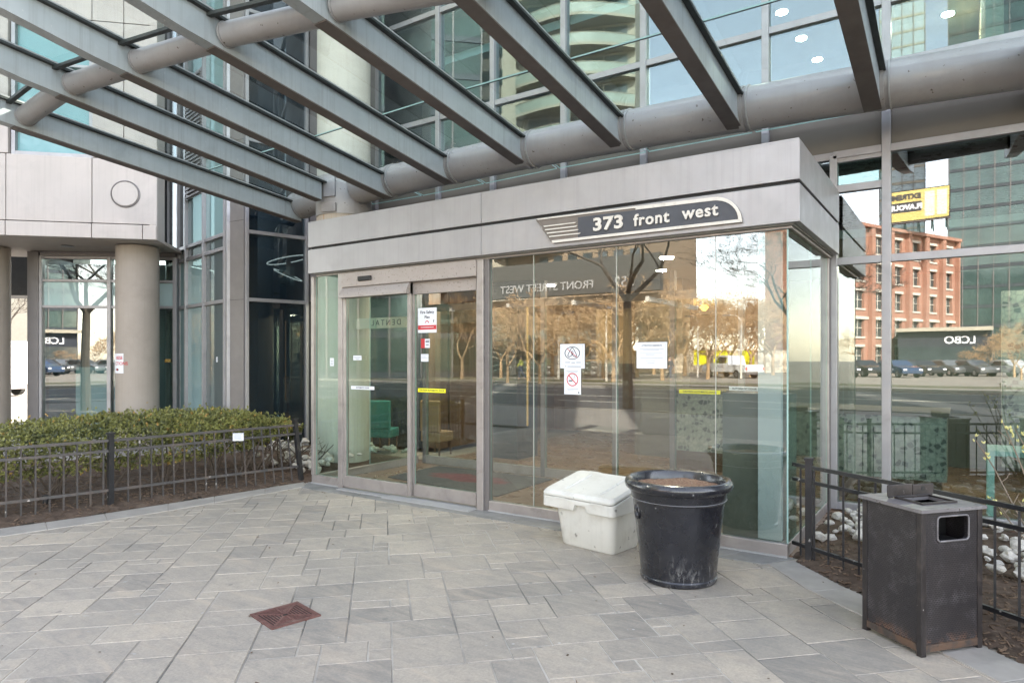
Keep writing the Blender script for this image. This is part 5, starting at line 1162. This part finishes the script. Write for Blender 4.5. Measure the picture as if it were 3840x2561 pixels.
# ------------------------------------------------------------------ street scene mirrored in the glass
def facade(name,label,cat,a,b,depth,floors,fh,bays,mat,ww,wh,sill,pil=.35,z0=0,trim='limestone',belt=()):
    d,L=unit(a,b); B=thing(name,label,cat,((a[0]+b[0])/2,(a[1]+b[1])/2,0)); H=floors*fh+1.2; bw=L/bays
    mb=MB(); lbox(mb,a,d,0,L,-depth,-.45,0,H)
    for i in range(bays):
        c=(i+.5)*bw; lbox(mb,a,d,i*bw+.001,c-ww/2,-.449,0,0,H); lbox(mb,a,d,c+ww/2,(i+1)*bw-.001,-.449,0,0,H)
        z=0
        for f in range(floors): lbox(mb,a,d,c-ww/2,c+ww/2,-.449,-.003,z,f*fh+sill); z=f*fh+sill+wh
        lbox(mb,a,d,c-ww/2,c+ww/2,-.449,-.003,z,H)
    for i in range(bays+1): lbox(mb,a,d,max(0,i*bw-.35),min(L,i*bw+.35),.001,pil,0,H-.6)
    mb.build('wall',M[mat],B)
    for z in belt:
        t=MB(); 
        for i in range(bays): lbox(t,a,d,i*bw+.351,(i+1)*bw-.351,.002,.12,z,z+.3)
        t.build('belt_course',M[trim],B)
    lbox(MB(),a,d,-.1,L+.1,-.5,pil+.1,H-.58,H-.2).build('cornice',M[mat],B)
    for i in range(bays):
        c=(i+.5)*bw
        for f in range(floors):
            zz=f*fh+sill; w=MB(); lbox(w,a,d,c-ww/2-.15,c+ww/2+.15,.0,.09,zz-.22,zz-.003); lbox(w,a,d,c-ww/2-.15,c+ww/2+.15,.0,.07,zz+wh+.003,zz+wh+.30)
            w=w.build('window',M[trim],B)
            fr=MB(); lbox(fr,a,d,c-ww/2,c+ww/2,-.36,-.30,zz,zz+wh); fr.build('pane',M['pane_d'],w)
            fr=MB(); lbox(fr,a,d,c-.04,c+.04,-.295,-.25,zz,zz+wh); lbox(fr,a,d,c-ww/2,c+ww/2,-.248,-.22,zz+wh*.5-.04,zz+wh*.5+.04); fr.build('frame',M[trim],w)
    return B
pa_=mirror(2196,822,2,87); pb_=mirror(1900,822,2,73)
facade('brick_warehouse','orange brick warehouse under the billboard, mirrored in the right windows','building',(pa_.x,pa_.y),(pb_.x,pb_.y),7,5,3.2,7,'brick',1.7,2.0,.95,pil=.5,belt=(6.1,))
def stand(name,label,cat,w,h,c,z0,mat,th=.3): 
    return None
# billboard
pc=mirror(2106,475,2,79); fa=math.atan2(9.67-pc.y,1.15-pc.x)+R(90)+R(8)
BB=thing('billboard','yellow billboard on the warehouse roof mirrored in the right window','billboard',(pc.x,pc.y,16.75),fa)
MB().box(-3.2,-.1,1.2,3.2,.1,4.9).build('panel',M['reveal'],BB,local=True); MB().box(-3.1,-.13,1.3,3.1,-.102,4.8).build('poster',pm('amber_poster',(.58,.45,.15),.08,.6,0,.4,0,dirt=(.8,.7,.3),dirt_amt=.5,dirt_scale=.5),BB,local=True)
def bt(s,size,x,z,mat,off=.02): 
    me=text_data(s,size,.01,off,1.0); me.transform(Matrix.Translation((x,-.15,z))@Matrix.Rotation(R(90),4,'X')); me.materials.clear(); me.materials.append(M[mat]); link('lettering',me,BB,local=True)
MB().box(-.4,-.146,2.35,3.05,-.132,3.5).build('dark_panel',M['ink'],BB,local=True)
bt('EXTREME',.80,1.35,4.1,'ink',.05); bt('FLAVOUR.',.80,1.35,2.9,'white',.05)
MB().box(-2.9,-.146,1.6,-1.9,-.132,4.5).build('pale_panel',M['signcream'],BB,local=True); MB().box(-1.7,-.146,1.6,-.7,-.132,4.5).build('pale_panel',M['signcream'],BB,local=True)
for x in (-2.8,-1.4,0,1.4,2.8): MB().bar((x,.2,0),(x,.2,1.2),.15,.15).build('post',M['reveal'],BB,local=True); MB().bar((x,1.8,0),(x,.2,2.5),.12,.12).build('brace',M['reveal'],BB,local=True)
MB().box(-3.3,-.7,1.0,3.3,-.2,1.08).build('catwalk',M['mulld'],BB,local=True)
# liquor store
pc=mirror(2165,822,2,74); fa=math.atan2(9.67-pc.y,1.15-pc.x)+R(90)
LS=thing('corner_store','low dark fronted store with pale lettering mirrored in the right window','building',(pc.x,pc.y,0),fa)
MB().box(-4.4,.3,0,4.4,9,5.0).build('wall',M['storedark'],LS,local=True); MB().box(-4.6,-.5,4.6,4.6,.29,5.0).build('canopy_edge',M['twhite'],LS,local=True); MB().box(-4.3,.1,.6,4.3,.29,2.9).build('shop_window',M['pane_d'],LS,local=True)
for s,x,sz in (('LCBO',1.6,1.15),('Wine Rack',-2.2,.6)):
    if s!='LCBO': continue
    me=text_data(s,sz,.03,.03); me.transform(Matrix.Translation((-x,.24,3.6))@Matrix.Rotation(R(90),4,'X')); me.materials.clear(); me.materials.append(M['white']); link('lettering',me,LS,local=True)
def tower(name,label,pc,fa,w,dp,H,fh,core,glassm,balc=0,bw=None):
    T=thing(name,label,'tower',(pc.x,pc.y,0),fa); MB().box(-w/2,.6,0,w/2,dp,H).build('core',M[core],T,local=True)
    nf=int(H/fh)
    for f in range(nf):
        z=f*fh
        if balc:
            n=12; arc=[(-w*.5+ (w*.62)*k/n, -balc*math.sin(math.pi*k/n)-.15) for k in range(n+1)]
            b=MB().prism(arc+[(w*.12,.59),(-w*.5,.59)],z,z+.28).build('balcony',M['twhite'],T,local=True)
            rl=MB()
            for k in range(n): rl.add([(arc[k][0],arc[k][1],z+.29),(arc[k+1][0],arc[k+1][1],z+.29),(arc[k+1][0],arc[k+1][1],z+1.25),(arc[k][0],arc[k][1],z+1.25)],[(0,1,2,3)])
            rl.build('railing',M['rail_gl'],b,local=True); MB().tube([(x,y,z+1.27) for x,y in arc],.05,5).build('handrail',M['twhite'],b,local=True)
            MB().box(-w*.46,.5,z+.4,w*.06,.59,z+fh-.3).build('window',M[glassm],T,local=True)
            for x in (-w*.34,-w*.2,-w*.06): MB().box(x-.08,.40,z+.29,x+.08,.499,z+fh).build('mullion',M['twhite'],T,local=True)
            MB().box(w*.2,.5,z+.9,w*.4,.59,z+fh-.5).build('window',M[glassm],T,local=True)
        else:
            MB().box(-w/2+.1,.42,z+.55,w/2-.1,.59,z+fh-.05).build('window_band',M[glassm],T,local=True); MB().box(-w/2,.34,z,w/2,.58,z+.5).build('spandrel',M['tdark'] if core!='twhite' else M['twhite'],T,local=True)
    if not balc:
        n=int(w/2.2)
        for k in range(n+1): x=-w/2+.1+(w-.2)*k/n; MB().box(x-.07,.25,0,x+.07,.335,H).build('fin',M['mulld'],T,local=True)
    return T
def face(pc,v0=2): return math.atan2(2*v0+5.67-pc.y,1.15-pc.x)+R(90)
pc=mirror(1235,822,2,70); tower('balcony_tower','cream tower with curved balconies mirrored in the upper glass',pc,face(pc)+R(12),20,16,66,3.0,'twhite','tgreen',balc=2.2)
pc=mirror(905,822,2,56); tower('added_green_tower','added dark green glass tower mirrored behind the left rafters',pc,face(pc),15,14,66,3.2,'tdark','tgreen2')  # added tower; its reflection stands in for that of the bay wall
pc=mirror(2300,822,2,112); tower('glass_tower','teal glass tower mirrored at the upper right edge',pc,face(pc),15.5,14,70,3.4,'tdark','tgreen')
pc=mirror(2070,60,2,150); tower('pale_tower','far pale office tower mirrored beside the right mullion',pc,face(pc),9,12,92,3.4,'twhite','bluewhite')
pc=mirror(1521,822,0,118); tower('rose_tower','rose brick residential tower mirrored behind the forked tree',pc,face(pc,0),8.5,10,48,3.1,'brick2','pane_d')
# residential block opposite with name band over its pergola
pl=on(1100,(-60,36),(60,36)); pr_=on(1512,(-60,36),(60,36)); RBk=thing('opposite_block','grey residential block with street name band over a pergola across the street','building',(pl[0],-36,0))
ul,ur=pl[0],pr_[0]; MB().box(ul-22,-36.8,6.1,ur,-36.2,8.6).build('name_band',pm('grey_name_band',(.075,.075,.068),.06,.7),RBk)
def rt(s,size,u,z): me=text_data(s,size,.03,.01); me.transform(front(u,-36.16,z,math.pi)); me.materials.clear(); me.materials.append(M['ring']); link('lettering',me,RBk)
uw=ur-.9; rt('352',1.0,uw-1.6,6.75); rt('FRONT STREET WEST',.82,(ul+uw)/2+1.2-2.2,6.72)
mb=MB()
for k in range(16): mb.box(ul-10,-37.5-k*.55,5.75,ur-.5,-37.35-k*.55,6.05)
mb.build('pergola_slats',M['barklit'],RBk)
for k in range(5): x=ul-9+k*(ur-ul+8)/4; MB().box(x-.12,-46.5,5.4,x+.12,-36.5,5.74).build('pergola_beam',M['limestone'],RBk)
for k in range(4): x=ul-9+k*4.5; MB().box(x-.35,-47.5,0,x+.35,-46.8,5.4).build('column',M['limestone'],RBk)
wb=pm('tan_block_wall',(.25,.19,.13),.1,.8); MB().box(ul-24,-64,0,ul-3.5,-50,26).build('block',wb,RBk); MB().box(ul-3.45,-64,5.4,-22.2,-50,24).build('block',wb,RBk)
for f in range(4):
    for k in range(7): x=ul-3+k*1.6; MB().box(x,-49.95,9.4+f*3.4,x+.9,-49.8,11.4+f*3.4).build('window',M['pane_d'],RBk)
# hoarding, lawn, yellow boards
h0,h1=mirror(1190,822,0,72),mirror(1830,822,0,72)
tag(MB().bar((h0.x,h0.y,1.2),(h1.x,h1.y,1.2),.2,2.4).build('site_hoarding',pm('pale_hoarding',(.62,.52,.40),.1,.8,0,.5)),'long pale site hoarding behind the park trees mirrored in the clear glass','hoarding')
for i,(px,lab) in enumerate(((1608,'yellow site board mirrored left of the residents notice'),(1716,'yellow site board mirrored near the glass corner'),(1655,'yellow site board mirrored behind the parked pickup'))):
    q=mirror(px,822,0,68); tag(MB().box(q.x-.7,q.y-.05,.9,q.x+.7,q.y+.05,2.4).build('yellow_board',M['yellow']),lab,'board')
tag(MB().box(-70,-38,-.05,20,-28.2,-.02).build('lawn',M['lawn']),kind='structure')
tag(MB().box(-160,-28.2,-.055,160,-28.0,.06).build('kerb',M['sidewalk']),kind='structure'); tag(MB().box(-160,-13.2,-.055,160,-13.0,.02).build('kerb',M['sidewalk']),kind='structure')
for i,(px,d) in enumerate(((1282,50),(1392,46),(1602,54),(1702,52))):
    q=mirror(px,822,0,d); t=thing('street_lamp','slim pale street lamp among the park trees mirrored in the clear glass','street lamp',(q.x,q.y,0),i,'street lamps in the park')
    MB().tube([(0,0,0),(0,0,4.5)],[.09,.06],8).build('pole',M['limestone'],t,local=True); MB().tube([(0,0,4.5),(.3,0,4.9),(.9,0,5.0)],[.05,.04,.035],6).build('arm',M['limestone'],t,local=True); MB().box(.85,-.12,4.9,1.4,.12,5.02).build('lamp_head',M['mulld'],t,local=True)
# vehicles
def car(label,paint,loc,rz,kind='car',grp=None):
    t=thing('pickup_truck' if kind=='pickup' else ('delivery_van' if kind=='van' else 'parked_car'),label,{'pickup':'pickup truck','van':'van','car':'car'}[kind],loc,rz,grp); K=dict(local=True)
    if kind=='van': lo=[(-2.75,.35),(-2.78,.9),(-2.7,2.25),(-2.6,2.38),(1.3,2.38),(1.6,2.25),(2.1,1.45),(2.75,1.15),(2.85,.7),(2.8,.35)]; L=2.8; gw=[(1.15,1.45),(1.15,2.05),(1.5,2.05),(1.92,1.45)]
    elif kind=='pickup': lo=[(-2.8,.45),(-2.8,1.1),(-.75,1.1),(-.6,1.85),(.7,1.88),(1.25,1.2),(2.5,1.12),(2.75,.95),(2.8,.45)]; L=2.8; gw=[(-.45,1.2),(-.42,1.72),(.62,1.74),(1.02,1.2)]
    else: lo=[(-2.2,.35),(-2.25,.75),(-2.0,1.05),(-1.6,1.42),(-1.1,1.52),(.1,1.52),(.95,1.05),(1.9,.9),(2.2,.7),(2.2,.35)]; L=2.2; gw=[(-1.55,1.02),(-1.05,1.40),(.05,1.41),(.75,1.02)]
    W=.95 if kind!='van' else 1.0; n=len(lo); zm=max(z for _,z in lo)
    def ww(z): return W-(.16 if kind!='van' else .06)*max(0,(z-.95)/(zm-.95))
    vs=[(x,-ww(z),z) for x,z in lo]+[(x,ww(z),z) for x,z in lo]
    MB().add(vs,[tuple(range(n))[::1],tuple(reversed(range(n,2*n)))]+[(n+i,n+(i+1)%n,(i+1)%n,i) for i in range(n)]).build('body',M[paint],t,bevel=.06,**K)
    for sy in (-1,1):
        MB().add([(x,sy*(ww(z)+.006),z) for x,z in gw],[(0,1,2,3)]).build('window',M['carglass'],t,**K)
        for sx in (-L*.62,L*.62):
            w=MB().tube([(sx,sy*(W-.2),.34),(sx,sy*(W+.01),.34)],.34,20).build('wheel',M['tyre'],t,**K); MB().tube([(sx,sy*(W+.011),.34),(sx,sy*(W+.02),.34)],.20,14).build('rim',M['rim'],w,**K)
        z=1.05 if kind=='van' else .78; MB().box(-L-.03,sy*(W-.05),z-.1,-L+.12,sy*(W-.17),z+(.45 if kind=='van' else .1)).build('tail_light',M['tail'],t,**K)
        MB().box(L-.10,sy*(W-.08),z-.15,L+.02,sy*(W-.4),z).build('headlight',M['white'],t,**K)
    MB().box(-L-.08,-W+.05,.32,-L-.001,W-.05,.52).build('bumper',M['mulld'],t,**K)
    x,z=(gw[3][0]+.08,gw[3][1]); x2,z2=(gw[2][0]+.06,gw[2][1]+.04)
    MB().add([(x+.08,-ww(z)+.12,z+.03),(x+.08,ww(z)-.12,z+.03),(x2+.05,ww(z2)-.12,z2),(x2+.05,-ww(z2)+.12,z2)],[(0,1,2,3)]).build('windscreen',M['carglass'],t,**K)
    return t
for i,(px,d,c,lab) in enumerate(((1925,61,'car_black','parked car painted black for shade, mirrored left of the right mullion'),(1985,62,'car_black','shiny parked car painted black for shade, mirrored beside the right mullion'),(2062,60,'car_navy','dark blue parked car mirrored just right of the mullion'),(2118,64,'car_black','low parked car painted black for shade, mirrored below the store'),(2180,66,'car_grey','parked car painted dark grey for shade, mirrored under the pale lettering'),(2238,64,'car_grey','parked car painted grey for shade, mirrored at the right by the small trees'),(2325,62,'car_silver','silver parked car mirrored at the far right'))):  # black and grey paints put the shade on the cars into their colour
    q=mirror(px,822,2,d); car(lab,c,(q.x,q.y,-.05),R(55),'car','cars parked across the street')
q=mirror(1680,822,0,56); car('white pickup truck mirrored near the glass corner','car_white',(q.x,q.y,-.05),R(215),'pickup')
q=at(60,880,29.5); car('white delivery van with red tail light between the left columns','van',(q.x-2.9*cR[0]*.93+.2,q.y-2.9*cR[1]*.93,-.05),YAW+R(180)+R(-14),'van')
a=at(-60,822,40); b=at(160,822,40); tag(MB().bar((a.x,a.y,1.3),(b.x,b.y,1.3),.15,2.6).build('board_fence',M['barklit']),'brown board fence behind the white delivery van','fence')
a=at(-160,822,58); b=at(190,822,58); tag(MB().bar((a.x,a.y,3.5),(b.x,b.y,3.5),8,7).build('pale_building',M['twhite']),'pale low building in the sun beyond the delivery van','building')
p=at(5,822,37); plant(near,(p.x,p.y,0),R(10),.8,'bare tree in the sunlit gap left of the columns',None)
# pedestrians mirrored in the clear glass
def person(loc,rz,top,label):
    P=thing('person',label,'person',loc,rz)
    def skin(nm,vs,es,rad,mat,root=0):
        me=bpy.data.meshes.new(nm); me.from_pydata(vs,es,[]); me.materials.append(M[mat]); o=bpy.data.objects.new(nm,me); col.objects.link(o); o.parent=P
        md=o.modifiers.new('skin','SKIN'); 
        for i,r_ in enumerate(rad): me.skin_vertices[0].data[i].radius=(r_,r_)
        me.skin_vertices[0].data[root].use_root=True; sb=o.modifiers.new('sub','SUBSURF'); sb.levels=2; sb.render_levels=2; return o
    V=[(0,0,.93),(0,0,1.15),(0,0,1.38),(0,.0,1.50),(.02,0,1.62),(.01,0,1.72), (0,.17,1.40),(-.12,.22,1.15),(.02,.24,.95),(.07,.24,.86), (0,-.17,1.40),(.10,-.22,1.15),(.24,-.22,.97),(.30,-.22,.90), (0,.09,.88),(.20,.10,.50),(.10,.10,.09),(.26,.10,.04), (0,-.09,.88),(-.12,-.10,.50),(-.42,-.10,.14),(-.30,-.10,.04)]
    E_=[(0,1),(1,2),(2,3),(3,4),(4,5),(2,6),(6,7),(7,8),(8,9),(2,10),(10,11),(11,12),(12,13),(0,14),(14,15),(15,16),(16,17),(0,18),(18,19),(19,20),(20,21)]
    Rr=[.13,.12,.13,.055,.095,.075,.065,.05,.038,.04,.065,.05,.038,.04,.085,.06,.042,.04,.085,.06,.042,.04]
    skin('body',V,E_,Rr,'skin')
    ji=[0,1,2,6,7,8,10,11,12]; jm={k:i for i,k in enumerate(ji)}
    skin('jacket',[V[k] for k in ji],[(0,1),(1,2),(2,3),(3,4),(4,5),(2,6),(6,7),(7,8)],[.155,.15,.15,.085,.068,.055,.085,.068,.055],top)
    ti=[0,14,15,16,18,19,20]
    skin('trousers',[V[k] for k in ti],[(0,1),(1,2),(2,3),(0,4),(4,5),(5,6)],[.145,.105,.08,.06,.105,.08,.06],'denim')
    MB().lathe([(.001,.10),(.07,.085),(.105,.03),(.10,-.03),(.06,-.06)],16,(-.005,0,1.70)).build('hair',M['hair'],P,local=True,smooth=60)
q=mirror(1197,822,0,50); person((q.x,q.y,0),R(160),'cloth_y','person in a lime jacket walking, mirrored left in the clear glass')
q=mirror(1537,822,0,48); person((q.x,q.y,0),R(20),'cloth_d','person in dark clothes walking, mirrored below the residents notice')
# ------------------------------------------------------------------ light, sky, camera
SUN_EL=R(38); sh=Vector((.47,.883,0)); sd=Vector((sh.x*math.cos(SUN_EL),sh.y*math.cos(SUN_EL),math.sin(SUN_EL))).normalized()
L=bpy.data.lights.new('sun','SUN'); L.energy=2.5; L.angle=R(.5); L.color=(1,.94,.84); so=bpy.data.objects.new('sun',L); col.objects.link(so); so.rotation_euler=(-sd).to_track_quat('-Z','Y').to_euler(); so.location=(0,0,40)
W_=bpy.data.worlds.new('World'); scene.world=W_; W_.use_nodes=True; t=W_.node_tree; bg=t.nodes['Background']
sk=t.nodes.new('ShaderNodeTexSky'); sk.sky_type='NISHITA'; sk.sun_disc=False; sk.sun_elevation=SUN_EL; sk.sun_rotation=math.atan2(sd.x,sd.y); sk.air_density=1.0; sk.dust_density=.8; sk.ozone_density=1.0
hs=t.nodes.new('ShaderNodeHueSaturation'); hs.inputs['Saturation'].default_value=.68; t.links.new(sk.outputs[0],hs.inputs['Color'])
wm=mixc(t,1.0,hs.outputs[0],(1.0,.888,.785),'MULTIPLY'); t.links.new(wm,bg.inputs[0]); bg.inputs[1].default_value=.15
cam=bpy.data.cameras.new('camera'); cam.sensor_width=36; cam.sensor_fit='HORIZONTAL'; cam.lens=FL/2351*36; cam.shift_y=(HY-784)/2351; cam.clip_start=.05; cam.clip_end=1500
co=bpy.data.objects.new('camera',cam); col.objects.link(co); co.location=(CX,CY,CZ); co.rotation_euler=(R(90),0,YAW); scene.camera=co
vs_=scene.view_settings; vs_.view_transform='Standard'; vs_.look='None'; vs_.exposure=3.38; vs_.gamma=1
scene.render.engine='CYCLES'; cy=scene.cycles; cy.use_denoising=True; cy.max_bounces=9; cy.diffuse_bounces=4; cy.glossy_bounces=5; cy.transparent_max_bounces=24; cy.transmission_bounces=4; cy.sample_clamp_indirect=8; cy.caustics_reflective=False; cy.caustics_refractive=False
try: cy.denoiser='OPENIMAGEDENOISE'
except Exception: pass
